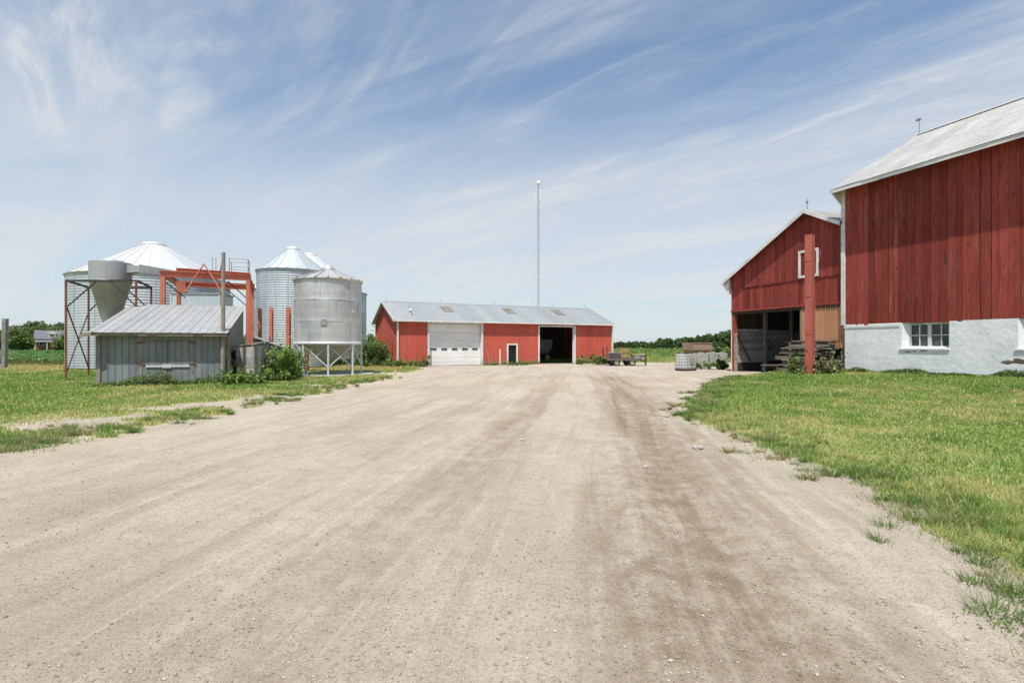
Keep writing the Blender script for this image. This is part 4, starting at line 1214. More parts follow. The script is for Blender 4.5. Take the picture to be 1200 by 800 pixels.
MB().tube(ap, (0.95, -0.25, 4.15), 0.035, 0.035, 6).build('brace', MATS['steel_pink'], sf)
MB().tube(ap, (2.62, -0.25, 3.95), 0.035, 0.035, 6).build('brace', MATS['steel_pink'], sf)
for a, b in (((FW, 0.1, 3.9), (FW - 0.9, 0.1, 4.8)), ((FW, FD, 3.6), (FW - 1.3, FD, 4.8)), ((FW - 0.1, 0.4, 4.75), (FW - 0.1, 2.2, 3.2)), ((0.1, 0.1, 4.6), (0.9, 0.1, 3.9))):
    MB().tube(a, b, 0.03, 0.03, 6).build('brace', MATS['dark_steel'], sf)
rl = empty('railing'); rl.parent = sf
for (x_, y_) in ((2.75, 0.5), (3.6, 0.5), (3.6, 1.7), (2.75, 1.7)):
    MB().tube((x_, y_, FZ + 0.18), (x_, y_, FZ + 1.02), 0.02, 0.02, 6).build('upright', MATS['pipe_grey'], rl)
for z_ in (FZ + 0.6, FZ + 1.0):
    for a, b in (((2.75, 0.5), (3.6, 0.5)), ((3.6, 0.5), (3.6, 1.7)), ((3.6, 1.7), (2.75, 1.7))):
        MB().tube((*a, z_), (*b, z_), 0.018, 0.018, 6).build('rail', MATS['pipe_grey'], rl)
ld = empty('ladder'); ld.parent = sf
for x_ in (2.02, 2.18):
    MB().tube((x_, 0.25, FZ + 0.1), (x_, 0.25, FZ + 0.98), 0.016, 0.016, 6).build('stile', MATS['pipe_grey'], ld)
for k in range(4):
    MB().tube((2.02, 0.25, FZ + 0.25 + k * 0.2), (2.18, 0.25, FZ + 0.25 + k * 0.2), 0.012, 0.012, 5).build('rung', MATS['pipe_grey'], ld)
MB().tube((2.36, 0.2, FZ + 0.2), (2.46, 0.2, FZ + 0.86), 0.03, 0.025, 6).build('lever', MATS['dark_steel'], sf)

# pale dryer box
bx0, by0 = at(199.5, 32.0)
dr = thing('dryer_box', 'pale blue grey steel box standing behind the red steel frame', 'dryer', (bx0, by0, 0), R(6))
MB().box(0.06, 2.9, 0, 2.0, 0, 4.78).build('casing', MATS['dryer_steel'], dr)
MB().box(0.0, 2.96, -0.05, 2.05, 4.78, 4.88).build('lid', MATS['plate_grey'], dr)
for xx in (0.03, 2.9):
    MB().box(xx - 0.03, xx + 0.06, -0.03, 0.03, 0, 4.775).build('corner_strip', MATS['leg_steel'], dr)
for k in range(1, 3):
    MB().box(0.09, 2.87, -0.015, 0.0, 1.6 * k - 0.02, 1.6 * k + 0.02).build('seam_strip', MATS['leg_steel'], dr)

# red posts standing among the bins
for px, d, top, w, lb in ((304.5, 27.5, 361, 0.15, 'short red steel post beside the frame column in front of slim bin'), (318, 27.5, 360, 0.16, 'red steel post standing in front of the middle of the slim bin'), (338, 28.5, 360, 0.20, 'thicker red steel post next to the hopper bin'), (358.5, 30.5, 376, 0.25, 'red steel post seen under the cone of the hopper bin')):
    x_, y_ = at(px, d)
    zt = hz(top, d)
    m = MB(); m.box(-w / 2, w / 2, -w / 2, -w / 2 + 0.02, -0.1, zt); m.box(-w / 2, w / 2, w / 2 - 0.02, w / 2, -0.1, zt); m.box(-0.012, 0.012, -w / 2 + 0.021, w / 2 - 0.021, -0.1, zt - 0.002)
    m.box(-w / 2 - 0.06, w / 2 + 0.06, -w / 2 - 0.06, w / 2 + 0.06, -0.1, 0.03)
    o = m.build('steel_post', MATS['steel_red']); o.location = (x_, y_, 0)
    tag(o, lb, 'post', 'red steel posts among the bins')

# big red H column in front of the gable barn
x_, y_ = at(949, 23.3)
m = MB(); w = 0.31
m.box(-w / 2, w / 2, -0.16, -0.135, -0.3, 6.42); m.box(-w / 2, w / 2, 0.135, 0.16, -0.3, 6.42); m.box(-0.015, 0.015, -0.134, 0.134, -0.3, 6.41); m.box(-w / 2 + 0.02, -w / 2 + 0.05, -0.133, 0.133, 6.2, 6.45)
plain('column_red', (0.36, 0.098, 0.072), (0.27, 0.070, 0.052), scale=(3, 3, 0.5), rough=0.7, dirt=(0.17, 0.065, 0.045), dirt_amt=(0.55, 0.75))
m.box(-0.30, 0.30, -0.28, 0.28, -0.3, 0.03)
for zz in (1.9, 3.6, 5.2): m.box(-w / 2 + 0.04, w / 2 - 0.04, -0.175, -0.1605, zz, zz + 0.10)
o = m.build('steel_column', MATS['column_red']); o.location = (x_, y_, 0.18); o.rotation_euler = (0, 0, R(-50))
tag(o, 'tall faded red steel column standing free before the gable barn', 'column')

# ------------------------------------------------------------------ lattice mast with guy wires
plain('mast_grey', (0.24, 0.25, 0.26), (0.18, 0.19, 0.20), rough=0.6)
tw = thing('lattice_mast', 'tall thin lattice radio mast behind the long red shed', 'mast', (*at(631, 80), 0))
TH, TS = 26.6, 0.20
corners = [(TS * math.cos(a), TS * math.sin(a)) for a in (R(90), R(210), R(330))]
for c in corners:
    MB().tube((*c, -0.2), (*c, TH), 0.018, 0.018, 6).build('leg', MATS['mast_grey'], tw)
m = MB(); k = 0; z = 0.2
while z < TH - 0.5:
    for i in range(3):
        a, b = corners[i], corners[(i + 1) % 3]
        m.tube((*a, z), (*b, z), 0.014, 0.014, 4, False); m.tube((*a, z), (*b, z + 0.85), 0.010, 0.010, 4, False)
    z += 0.9
tag(m.build('lattice', MATS['mast_grey'], tw), kind='stuff')
MB().lathe([(0, TH + 0.62), (0.20, TH + 0.50), (0.30, TH + 0.3), (0.27, TH + 0.08), (0.15, TH - 0.08), (0, TH - 0.16)], 16).build('antenna_dome', MATS['poly_white'], tw, True)
for a in (R(60), R(180), R(300)):
    c, s = 0.42 * math.cos(a), 0.42 * math.sin(a)
    MB().box(c - 0.08, c + 0.08, s - 0.08, s + 0.08, TH - 2.6, TH - 0.9).build('antenna_panel', MATS['white_trim'], tw)
for lv in (9, 17, 25):
    for a in (R(20), R(140), R(260)):
        MB().tube((TS * math.cos(a), TS * math.sin(a), lv), (11 * math.cos(a), 11 * math.sin(a), 0), 0.005, 0.005, 4, False).build('guy_wire', MATS['pipe_grey'], tw)

# ------------------------------------------------------------------ yard things on the gravel
def wheel(parent, c, r, w, axis=Vector((0, 1, 0)), rim='rim_cream', name='wheel'):
    c = Vector(c); a = axis.normalized()
    wh = empty(name); wh.parent = parent; wh.location = c
    wh.rotation_euler = a.to_track_quat('Z', 'Y').to_euler()
    MB().lathe([(r * 0.58, -w / 2), (r * 0.92, -w / 2), (r, -w * 0.3), (r, w * 0.3), (r * 0.92, w / 2), (r * 0.58, w / 2), (r * 0.58, -w / 2)], 20).build('tyre', MATS['rubber'], wh, True)
    MB().lathe([(0, -w * 0.2), (r * 0.2, -w * 0.35), (r * 0.3, -w * 0.15), (r * 0.55, -w * 0.25), (r * 0.575, -w * 0.45), (r * 0.575, w * 0.45), (r * 0.55, w * 0.25), (r * 0.3, w * 0.15), (r * 0.2, w * 0.35), (0, w * 0.2)], 18).build('rim', MATS[rim], wh, True)


x_, y_ = at(711.5, 38.5)
tr = thing('flat_wagon', 'old low flat farm wagon parked by the red shed corner', 'wagon', (x_, y_, 0), R(4))
for k in range(6):
    MB().box(0.05, 2.6, 0.05 + k * 0.27, 0.05 + k * 0.27 + 0.262, 0.52, 0.57).build('deck_plank', MATS['old_wood'], tr)
for y2 in (0.3, 1.3):
    MB().box(0.0, 2.75, y2, y2 + 0.1, 0.40, 0.515).build('frame_rail', MATS['dark_steel'], tr)
MB().box(0.0, 2.66, 0.0, 0.045, 0.42, 0.60).build('side_rail', MATS['wagon_dark'], tr)
for (x2) in (0.75, 1.95):
    MB().tube((x2, 0.1, 0.28), (x2, 1.6, 0.28), 0.035, 0.035, 8).build('axle', MATS['dark_steel'], tr)
    for y2 in (0.12, 1.55):
        wheel(tr, (x2, y2, 0.28), 0.28, 0.18)
MB().bar((2.7, 0.85, 0.45), (3.25, 0.85, 0.32), 0.08, 0.08).build('drawbar', MATS['dark_steel'], tr)
MB().box(0.02, 0.10, 0.2, 0.28, 0.575, 1.5).build('stake', MATS['rust_steel'], tr)
MB().box(0.02, 0.10, 1.4, 1.48, 0.575, 1.4).build('stake', MATS['rust_steel'], tr)


def on_wagon(x, y): 
    v = Matrix.Rotation(R(4), 3, 'Z') @ Vector((x, y, 0)); return (x_ + v.x, y_ + v.y)


bn = thing('feed_bunk', 'dark steel trough lying on the wagon next to its stakes', 'trough', (*on_wagon(0.18, 0.3), 0.574), R(4))
m = MB().prism([(0, 0.0), (0.5, 0.0), (0.62, 0.42), (0.57, 0.42), (0.46, 0.05), (0.04, 0.05), (-0.07, 0.42), (-0.12, 0.42)], 'x', 0.0, 0.95); m.build('trough_body', MATS['wagon_dark'], bn)
MB().bar((-0.02, -0.1, 0.44), (0.97, -0.1, 0.44), 0.06, 0.05).build('rim_rail', MATS['plate_grey'], bn)
MB().bar((-0.02, 0.6, 0.44), (0.97, 0.6, 0.44), 0.06, 0.05).build('rim_rail', MATS['plate_grey'], bn)
cg = thing('steel_rack', 'yellowish rusty barred steel rack standing on the wagon deck', 'rack', (*on_wagon(1.16, 0.35), 0.574), R(4))
for k in range(6):
    MB().box(0.0 + k * 0.125, 0.03 + k * 0.125, 0, 0.03, 0.0, 0.80).build('bar', MATS['tan_steel'], cg)
    MB().box(0.0 + k * 0.125, 0.03 + k * 0.125, 0.75, 0.78, 0.0, 0.80).build('bar', MATS['tan_steel'], cg)
for z_ in (0.02, 0.42, 0.80):
    for y2 in (-0.032, 0.782):
        MB().box(-0.02, 0.68, y2, y2 + 0.03, z_, z_ + 0.035).build('rail', MATS['rust_steel'], cg)
for x2 in (-0.02, 0.65):
    for z_ in (0.06, 0.84):
        MB().box(x2, x2 + 0.03, 0.0, 0.78, z_ - 0.005, z_ + 0.025).build('rail', MATS['rust_steel'], cg)
im = thing('field_implement', 'small tan and grey implement frame hitched behind the flat wagon', 'implement', (*at(741, 39.6), 0), R(-8))
MB().box(0.0, 0.95, 0, 0.8, 0.78, 0.88).build('top_plate', MATS['wagon_tan'], im)
MB().box(0.15, 0.62, -0.02, 0.5, 0.42, 0.74).build('hopper_box', MATS['plate_grey'], im)
MB().box(0.66, 0.95, 0.05, 0.4, 0.46, 0.72).build('gear_box', MATS['wagon_tan'], im)
for x2 in (0.0, 1.0):
    MB().bar((x2, 0.1, 0.86), (x2 + 0.05, 0.1, 0.0), 0.06, 0.06).build('leg', MATS['dark_steel'], im)
    MB().bar((x2, 0.7, 0.86), (x2 + 0.05, 0.7, 0.0), 0.06, 0.06).build('leg', MATS['dark_steel'], im)
MB().bar((-0.05, 0.1, 0.76), (1.1, 0.1, 0.74), 0.06, 0.06).build('frame_rail', MATS['dark_steel'], im)
MB().bar((-0.05, 0.7, 0.76), (1.1, 0.7, 0.74), 0.06, 0.06).build('frame_rail', MATS['dark_steel'], im)

# caged liquid tote
tx, ty = at(804, 31.2)
ib = thing('liquid_tote', 'white plastic liquid tote in a metal cage on the gravel', 'tote', (tx, ty, 0), R(33))
# local corner (0,0) faces the camera; sides run along +x and +y
MB().box(0.03, 0.95, 0.03, 0.80, 0.17, 1.02).build('tank', MATS['poly_white'], ib)
MB().lathe([(0.14, 1.02), (0.14, 1.08), (0, 1.085)], 14, (0.5, 0.42)).build('lid', MATS['black_plastic'], ib)
for k in range(9):
    xx = 0.0 + k * 0.1225
    for y2 in (0.0, 0.83):
        MB().box(xx - 0.010, xx + 0.010, y2 - 0.007, y2 + 0.007, 0.14, 1.06).build('cage_bar', MATS['pipe_grey'], ib)
for k in range(1, 7):
    yy = k * 0.83 / 7
    for x2 in (0.0, 0.98):
        MB().box(x2 - 0.007, x2 + 0.007, yy - 0.010, yy + 0.010, 0.14, 1.06).build('cage_bar', MATS['pipe_grey'], ib)
for k in range(6):
    z_ = 0.15 + k * 0.18
    m = MB().box(-0.016, 0.996, -0.018, -0.0085, z_, z_ + 0.018); m.box(-0.016, 0.996, 0.8385, 0.848, z_, z_ + 0.018); m.box(-0.018, -0.0085, -0.008, 0.838, z_, z_ + 0.018); m.box(0.9885, 0.998, -0.008, 0.838, z_, z_ + 0.018)
    m.build('cage_hoop', MATS['pipe_grey'], ib)
MB().box(0.35, 0.75, -0.026, -0.0195, 0.45, 0.82).build('plate', MATS['plate_grey'], ib)
for k in range(3):
    MB().box(-0.01, 0.99, 0.0 + k * 0.37, 0.09 + k * 0.37, 0.0, 0.10).build('pallet_runner', MATS['dark_steel'], ib)
MB().box(-0.02, 1.0, -0.02, 0.85, 0.102, 0.138).build('pallet_deck', MATS['pipe_grey'], ib)

# concrete blocks
for k, (pa, pb, tp, lb) in enumerate(((815.5, 831, 413.5, 'concrete block next to the white liquid tote'), (832, 843.5, 412.8, 'middle concrete block of the short wall by the gable barn'), (844, 853, 413.0, 'concrete block touching the gable barn corner'))):
    xa, ya = at(pa, 35.2 - 0.4 * k); xb, yb = at(pb, 35.2 - 0.4 * k)
    h = hz(tp, 35.2 - 0.4 * k)
    m = MB(); w = xb - xa - 0.03
    bv = 0.035
    m.prism([(bv, 0), (w - bv, 0), (w, bv), (w, h - bv), (w - bv, h), (bv, h), (0, h - bv), (0, bv)], 'y', 0, 0.62)
    m.prism([(w * 0.35, 0.12), (w * 0.65, 0.12), (w * 0.6, 0.52), (w * 0.4, 0.52)], 'z', h - 0.001, h + 0.06)
    o = m.build('concrete_block', MATS['concrete']); o.location = (xa, ya, -0.02); o.rotation_euler = (0, 0, R(random.uniform(-3, 1)))
    tag(o, lb, 'concrete block', 'concrete blocks beside the tote')


def grain_wagon(loc, rz, label, mat, s=1.0):
    t = thing('grain_wagon', label, 'wagon', loc, rz)
    t.scale = (s, s, s)
    b = MB()
    o4 = [(0, 0), (2.6, 0), (2.6, 1.8), (0, 1.8)]; i4 = [(0.25, 0.3), (2.35, 0.3), (2.35, 1.5), (0.25, 1.5)]
    b.raw([(*p, 2.0) for p in o4] + [(*p, 1.25) for p in o4] + [(*p, 0.75) for p in i4], [(0, 1, 5, 4), (1, 2, 6, 5), (2, 3, 7, 6), (3, 0, 4, 7), (4, 5, 9, 8), (5, 6, 10, 9), (6, 7, 11, 10), (7, 4, 8, 11), (8, 9, 10, 11)])
    b.build('hopper_box', mat, t)
    for k in range(4):
        MB().box(k * 0.84, k * 0.84 + 0.08, -0.05, -0.002, 1.26, 2.03).build('rib', mat, t)
    for y2 in (-0.06, 1.8):
        MB().box(-0.06, 2.66, y2, y2 + 0.06, 2.001, 2.06).build('top_rail', mat, t)
    MB().box(0.2, 2.4, 0.6, 1.2, 0.55, 0.745).build('frame', MATS['dark_steel'], t)
    for x2 in (0.5, 2.1):
        MB().tube((x2, 0.2, 0.4), (x2, 1.6, 0.4), 0.05, 0.05, 8).build('axle', MATS['dark_steel'], t)
        MB().box(x2 - 0.08, x2 + 0.08, 0.7, 1.1, 0.44, 0.56).build('bolster', MATS['dark_steel'], t)
        for y2 in (0.15, 1.65): wheel(t, (x2, y2, 0.4), 0.4, 0.22)
    return t


grain_wagon((*at(812, 50), 0), R(20), 'tan grain wagon box standing beyond the concrete blocks', MATS['wagon_tan'], 0.88)
c = Matrix.Rotation(SH_ANG, 3, 'Z') @ Vector((12.9, 3.4, 0))
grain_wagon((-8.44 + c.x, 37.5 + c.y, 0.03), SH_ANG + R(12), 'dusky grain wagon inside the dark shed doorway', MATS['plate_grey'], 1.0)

# bench in front of the open bay
x_, y_ = at(893.5, 26.3)
bz = float(ground_z(np.array(x_), np.array(y_)))
be = thing('low_bench', 'dark low wooden bench standing before the open barn bay', 'bench', (x_, y_, bz), R(-8))
MB().box(0, 0.88, 0, 0.32, 0.36, 0.41).build('seat', MATS['wagon_dark'], be)
for x2 in (0.04, 0.66):
    for y2 in (0.02, 0.22): MB().box(x2, x2 + 0.10, y2, y2 + 0.08, -0.05, 0.36).build('leg', MATS['dark_board'], be)
MB().box(0.14, 0.66, 0.13, 0.17, 0.24, 0.34).build('stretcher', MATS['dark_board'], be)

# lumber pile under the tan sheets: every board its own thing
ca, sa = math.cos(WALL_ANG), math.sin(WALL_ANG)


def gb_world(x, y): return (15.6 + 0.15 * 0.935 + ca * x - sa * y, 24.0 + 0.15 * 0.353 + sa * x + ca * y)


zz = 0.30
for row in range(15):
    h = 0.06 if row % 3 else 0.11
    for k in range(3):
        x0 = -3.0 + 0.04 * row + random.uniform(-0.4, 0.2) - (0.3 if row in (5, 6) else 0); L_ = random.uniform(1.9, 2.7)
        L_ = min(L_, -0.32 - x0)
        y0 = -0.82 + k * 0.25
        tilt = random.uniform(-0.02, 0.02)
        m = MB().hexa([(x0, y0, zz), (x0 + L_, y0 + tilt, zz), (x0 + L_, y0 + 0.22 + tilt, zz), (x0, y0 + 0.22, zz), (x0, y0, zz + h - 0.004), (x0 + L_, y0 + tilt, zz + h - 0.004), (x0 + L_, y0 + 0.22 + tilt, zz + h - 0.004), (x0, y0 + 0.22, zz + h - 0.004)])
        o = m.build('lumber_board', MATS['pale_wood'] if (row * 3 + k) % 5 in (0, 3) else MATS['dark_board'] if (row + k) % 2 else MATS['old_wood'])
        o.location = (*gb_world(0, 0), 0); o.rotation_euler = (0, 0, WALL_ANG)
        tag(o, 'weathered board in the lumber pile under the tan steel sheets', 'board', 'boards of the lumber pile')
    zz += h + 0.075 * (row % 3 == 0)
    if row % 3 == 0:
        for x0 in (-2.45, -1.0):
            o = MB().box(x0, x0 + 0.09, -0.84, -0.08, zz - 0.073, zz - 0.003).build('spacer_stick', MATS['pale_wood'])
            o.location = (*gb_world(0, 0), 0); o.rotation_euler = (0, 0, WALL_ANG)
            tag(o, 'short spacer stick between layers of the lumber pile', 'stick', 'spacers of the lumber pile')
for x0 in (-2.6, -1.5, -0.6):
    o = MB().box(x0, x0 + 0.14, -0.84, -0.08, -0.05, 0.297).build('lumber_bearer', MATS['old_wood'])
    o.location = (*gb_world(0, 0), 0); o.rotation_euler = (0, 0, WALL_ANG)
    tag(o, 'thick timber bearer on the ground under the lumber pile', 'timber', 'bearers of the lumber pile')

# poles by the overhead door
xa, ya = at(568, 39.6); xb, yb = at(574.5, 39.2)
o = MB().tube((0, 0, 0), (xa - xb, ya - yb, hz(399, 39.6)), 0.035, 0.03, 6).build('leaning_pole', MATS['old_wood']); o.location = (xb, yb, 0)
tag(o, 'thin brown pole leaning on the red wall beside the overhead door', 'pole')
xa, ya = at(586, 40.0)
o = MB().box(-0.04, 0.04, -0.02, 0.02, -0.1, hz(409, 40.0)).raw([], []).build('white_stake', MATS['white_trim']); o.location = (xa, ya, 0)
tag(o, 'thin white stake standing against the red wall by the entry door', 'stake')
xa, ya = at(685, 42.5)
o = MB().bar((0, 0, 0), (-0.35, 0.1, 0.55), 0.07, 0.04).build('white_stake', MATS['white_trim']); o.location = (xa, ya, 0)
tag(o, 'short white stick tilted in the weeds by the dark shed doorway', 'stake')

# grey post beside the field
x_, y_ = at(6.0, 34.0)
m = MB().hexa([(-0.20, -0.1, -0.2), (0.06, -0.1, -0.2), (0.06, 0.12, -0.2), (-0.20, 0.12, -0.2), (-0.12, -0.1, 3.25), (0.13, -0.1, 3.30), (0.13, 0.12, 3.30), (-0.12, 0.12, 3.25)])
m.box(-0.14, 0.15, -0.12, 0.14, 3.295, 3.34)
o = m.build('grey_post', MATS['pipe_grey']); o.location = (x_, y_, 0)
tag(o, 'stout grey post standing at the edge of the crop field', 'post')

# ------------------------------------------------------------------ farmhouse
x_, y_ = at(41, 152)
fh = thing('farmhouse', 'distant brick farmhouse with slate roof and white dormer among trees', 'house', (x_, y_, 0), R(38))
MB().box(0, 8, 0, 7, 0, 3.4).build('wall', MATS['brick_red'], fh)
m = MB().prism([(-0.4, 3.38), (3.5, 6.0), (7.4, 3.38), (7.4, 3.2), (-0.4, 3.2)], 'x', -0.4, 8.4); hr_ = m.build('roof', MATS['slate'], fh)
MB().box(6.9, 7.5, 3.2, 3.8, 5.5, 6.9).build('chimney', MATS['brick_red'], hr_)
dm = empty('dormer'); dm.parent = fh
MB().box(2.8, 4.6, 0.6, 2.6, 3.9, 5.0).prism([(2.6, 4.95), (3.7, 5.7), (4.8, 4.95)], 'y', 0.45, 3.0).build('dormer_wall', MATS['white_trim'], dm)
MB().box(3.3, 4.1, 0.56, 0.599, 4.1, 4.8).build('pane', MATS['dark_glass'], dm)
for xx in (0.9, 3.4, 5.9):
    w_ = empty('window'); w_.parent = fh
    MB().box(xx, xx + 1.2, -0.06, -0.001, 1.4, 2.8).build('window_frame', MATS['white_trim'], w_)
    MB().box(xx + 0.1, xx + 1.1, -0.09, -0.061, 1.5, 2.7).build('pane', MATS['dark_glass'], w_)
MB().prism([(-2.2, 2.5), (-0.001, 3.1), (-0.001, 3.0), (-2.2, 2.4)], 'x', 0, 8).build('porch_roof', MATS['slate'], fh)
for xx in (0.1, 2.7, 5.2, 7.7):
    MB().box(xx, xx + 0.18, -2.1, -1.92, 0, 2.42).build('porch_post', MATS['white_trim'], fh)
x_, y_ = at(57, 165)
fo = thing('far_outbuilding', 'distant low building with pale metal roof among trees', 'outbuilding', (x_, y_, 0), R(30))
MB().box(0, 7, 0, 5, 0, 4.2).build('wall', MATS['brick_red'], fo)
MB().prism([(-0.4, 4.15), (2.5, 5.4), (5.4, 4.15), (5.4, 4.0), (-0.4, 4.0)], 'x', -0.3, 7.3).build('roof', MATS['leg_steel'], fo)
MB().box(2.2, 4.6, -0.05, -0.001, 0, 3.0).build('door', MATS['old_wood'], fo)


# ------------------------------------------------------------------ plants
def leaf_quads(P, size, rng, up=0.4, aspect=0.55, nrm=None):
    """diamond leaves at points P"""
    n = len(P)
    d = rng.normal(size=(n, 3)); d[:, 2] = d[:, 2] * 0.6 - 0.15
    d /= np.linalg.norm(d, axis=1, keepdims=True) + 1e-9
    u = rng.normal(size=(n, 3)); u[:, 2] = np.abs(u[:, 2]) + up * 3
    if nrm is not None: u = u + nrm * 1.5
    s = np.cross(d, u); s /= np.linalg.norm(s, axis=1, keepdims=True) + 1e-9
    sz = (size * rng.uniform(0.6, 1.35, n))[:, None]
    a = P - d * sz * 0.5; c = P + d * sz * 0.5
    b = P + s * sz * aspect * 0.5 + np.array([0, 0, 0.06]) * sz; e = P - s * sz * aspect * 0.5 + np.array([0, 0, 0.06]) * sz
    V = np.stack([a, b, c, e], 1).reshape(-1, 3)
    return V, np.arange(n * 4).reshape(n, 4)


def leaf_colors(n, c1, c2, rng, per=4, yellow=None, yfrac=0.0):
    k = rng.uniform(0, 1, n)[:, None]
    c = np.array(c1) * (1 - k) + np.array(c2) * k
    if yellow is not None:
        m = rng.uniform(0, 1, n) < yfrac
        c[m] = np.array(yellow) * rng.uniform(0.8, 1.2, (m.sum(), 1))
    c = c * rng.uniform(0.75, 1.2, (n, 1))
    c = np.concatenate([c, np.ones((n, 1))], 1)
    return np.repeat(c, per, axis=0)


def lobes_points(lobes, n, rng, shell=0.45):
    """points through the volume of several ellipsoids, denser to the outside"""
    w = np.array([l[3] * l[4] * l[5] for l in lobes]) ** 0.66
    pick = rng.choice(len(lobes), n, p=w / w.sum())
    L_ = np.array(lobes)[pick]
    v = rng.normal(size=(n, 3)); v /= np.linalg.norm(v, axis=1, keepdims=True)
    r = rng.uniform(shell, 1.0, n) ** 0.6
    bump_ = 1 + 0.25 * np.sin(v[:, 0] * 7 + pick * 1.3) * np.sin(v[:, 1] * 6 + pick) * np.cos(v[:, 2] * 5)
    return L_[:, :3] + v * L_[:, 3:6] * (r * bump_)[:, None], v


def crown_mesh(seed, H, W, n, size, c1, c2, low=0.18, conifer=False):
    rng = np.random.default_rng(seed)
    lobes = []
    if conifer:
        for k in range(9):
            f = k / 8; rr = W * 0.5 * (1 - f) + 0.15
            lobes.append((rng.uniform(-.1, .1), rng.uniform(-.1, .1), H * (low + (0.98 - low) * f), rr, rr, H * 0.09))
    else:
        for k in range(13):
            a = rng.uniform(0, 6.28); f = rng.uniform(0, 1)
            rad = W * 0.33 * math.sqrt(rng.uniform(0.05, 1)) * (1.0 - 0.5 * f)
            rr = W * rng.uniform(0.16, 0.27)
            lobes.append((rad * math.cos(a), rad * math.sin(a), H * (low + 0.14 + (0.80 - low - 0.14) * f), rr, rr, rr * rng.uniform(0.7, 0.95)))
        lobes.append((0, 0, H * 0.84, W * 0.2, W * 0.2, H * 0.15))
    P, v = lobes_points(lobes, n, rng, 0.35)
    P[:, 2] = np.maximum(P[:, 2], H * 0.04)
    V, F = leaf_quads(P, size, rng, 0.3, 0.8, v)
    return V, F, leaf_colors(n, c1, c2, rng), lobes


def make_tree(name, label, cat, seed, H, W, n, size, c1, c2, group, conifer=False, low=0.12):
    t = thing(name, label, cat, (0, 0, 0), 0, group)
    V, F, C, lobes = crown_mesh(seed, H, W, n, size, c1, c2, low, conifer)
    m = MB(); m.tube((0, 0, -0.2), (0.08, 0.05, H * 0.45), W * 0.035, W * 0.022, 7); m.tube((0.08, 0.05, H * 0.45), (0, 0, H * 0.85), W * 0.022, W * 0.006, 6)
    for l in lobes[:8]:
        m.tube((0.05, 0.03, H * 0.30), (l[0] * 0.8, l[1] * 0.8, l[2]), W * 0.014, W * 0.005, 5)
    m.build('trunk', MATS['bark'], t)
    fast_mesh('crown', V, F, MATS['leaf'], t, False, {'col': ('FLOAT_COLOR', C)})
    return t


G_WOOD = 'trees of the far wood beyond the field'
G_HOUSE = 'trees round the farmhouse'
protos = [make_tree('broadleaf_tree', 'round green broadleaf tree in the far wood beyond the field', 'tree', 101, 9, 8, 1500, 0.75, (0.060, 0.105, 0.032), (0.105, 0.165, 0.050), G_WOOD, low=0.02),
          make_tree('broadleaf_tree', 'round green broadleaf tree in the far wood beyond the field', 'tree', 102, 10, 7, 1500, 0.75, (0.050, 0.092, 0.032), (0.090, 0.145, 0.048), G_WOOD, low=0.02),
          make_tree('spruce_tree', 'dark pointed spruce in the far wood beyond the field', 'tree', 103, 10, 4.6, 1200, 0.6, (0.032, 0.062, 0.030), (0.058, 0.095, 0.040), G_WOOD, True, 0.04),
          make_tree('broadleaf_tree', 'bushy bright green tree beside the distant brick farmhouse', 'tree', 104, 7, 8, 2200, 0.55, (0.085, 0.150, 0.032), (0.160, 0.240, 0.058), G_HOUSE, low=-0.06),
          make_tree('broadleaf_tree', 'tall dull green tree rising behind the distant farmhouse', 'tree', 105, 11, 9, 2000, 0.7, (0.090, 0.145, 0.048), (0.150, 0.210, 0.075), 'tall trees behind the farmhouse', low=0.02)]
first = [True] * 5
rt = random.Random(5)


def put_tree(k, px, d, h):
    """a tree of kind k at column px, depth d, height h"""
    base = {0: 9, 1: 10, 2: 10, 3: 7, 4: 11}[k]
    t = protos[k] if first[k] else copy_tree(protos[k])
    first[k] = False
    x, y = at(px, d)
    s = h / base
    t.location = (x, y, 0); t.scale = (s * rt.uniform(0.9, 1.25), s * rt.uniform(0.9, 1.25), s)
    t.rotation_euler = (0, 0, rt.uniform(0, 6.28))


def wood_top(px):
    return float(np.interp(px, [700, 722, 745, 765, 775, 785, 800, 812, 825, 840, 852, 880], [402.5, 402, 402, 400.5, 399, 398.5, 398, 396.5, 394.5, 392.5, 390, 389]))


for row, dd in ((0, 205), (1, 216), (2, 230)):
    px = 700 + row * 1.5
    while px < 878:
        d = dd + rt.uniform(-4, 4) + (60 if px < 762 else 0) * 0
        top = wood_top(px) - (1.6 if px > 770 else 0.4) + rt.uniform(-2.2, 1.3) + (0.6 if row < 2 else -0.4)
        h = max(2.6, hz(top, d))
        k = rt.choice([0, 1, 1, 0, 2]) if px > 762 else rt.choice([0, 1])
        put_tree(k, px, d, h); px += rt.uniform(3.6, 6.0) if h < 4 else rt.uniform(5.5, 9.0)
for (k, px, d, h) in ((3, 16, 138, 6.4), (3, 22, 139, 6.0), (3, 27, 141, 5.6), (3, 8, 140, 6.0), (3, 69, 138, 3.6), (3, 76, 139, 5.0), (3, 78, 138, 4.8), (3, 86, 141, 5.4), (3, -8, 139, 5.5),
                      (4, 14, 178, 8.6), (4, 22, 186, 9.0), (4, 30, 180, 9.2), (4, 38, 182, 10.4), (4, 46, 184, 10.6), (4, 53, 186, 9.0), (4, 62, 182, 9.2), (4, 70, 180, 9.8), (4, 77, 184, 9.6), (4, 84, 186, 9.4), (4, 92, 180, 8.8), (4, 26, 170, 7.6), (4, 42, 172, 8.0), (4, 58, 174, 7.8), (4, 66, 172, 8.0), (4, 74, 174, 8.2), (4, 34, 174, 8.2), (4, -2, 170, 7.0), (4, 102, 184, 8.0), (4, 434, 150, 5.0), (4, 442, 155, 4.6), (4, 290, 190, 6)):
    put_tree(k, px, d, h)


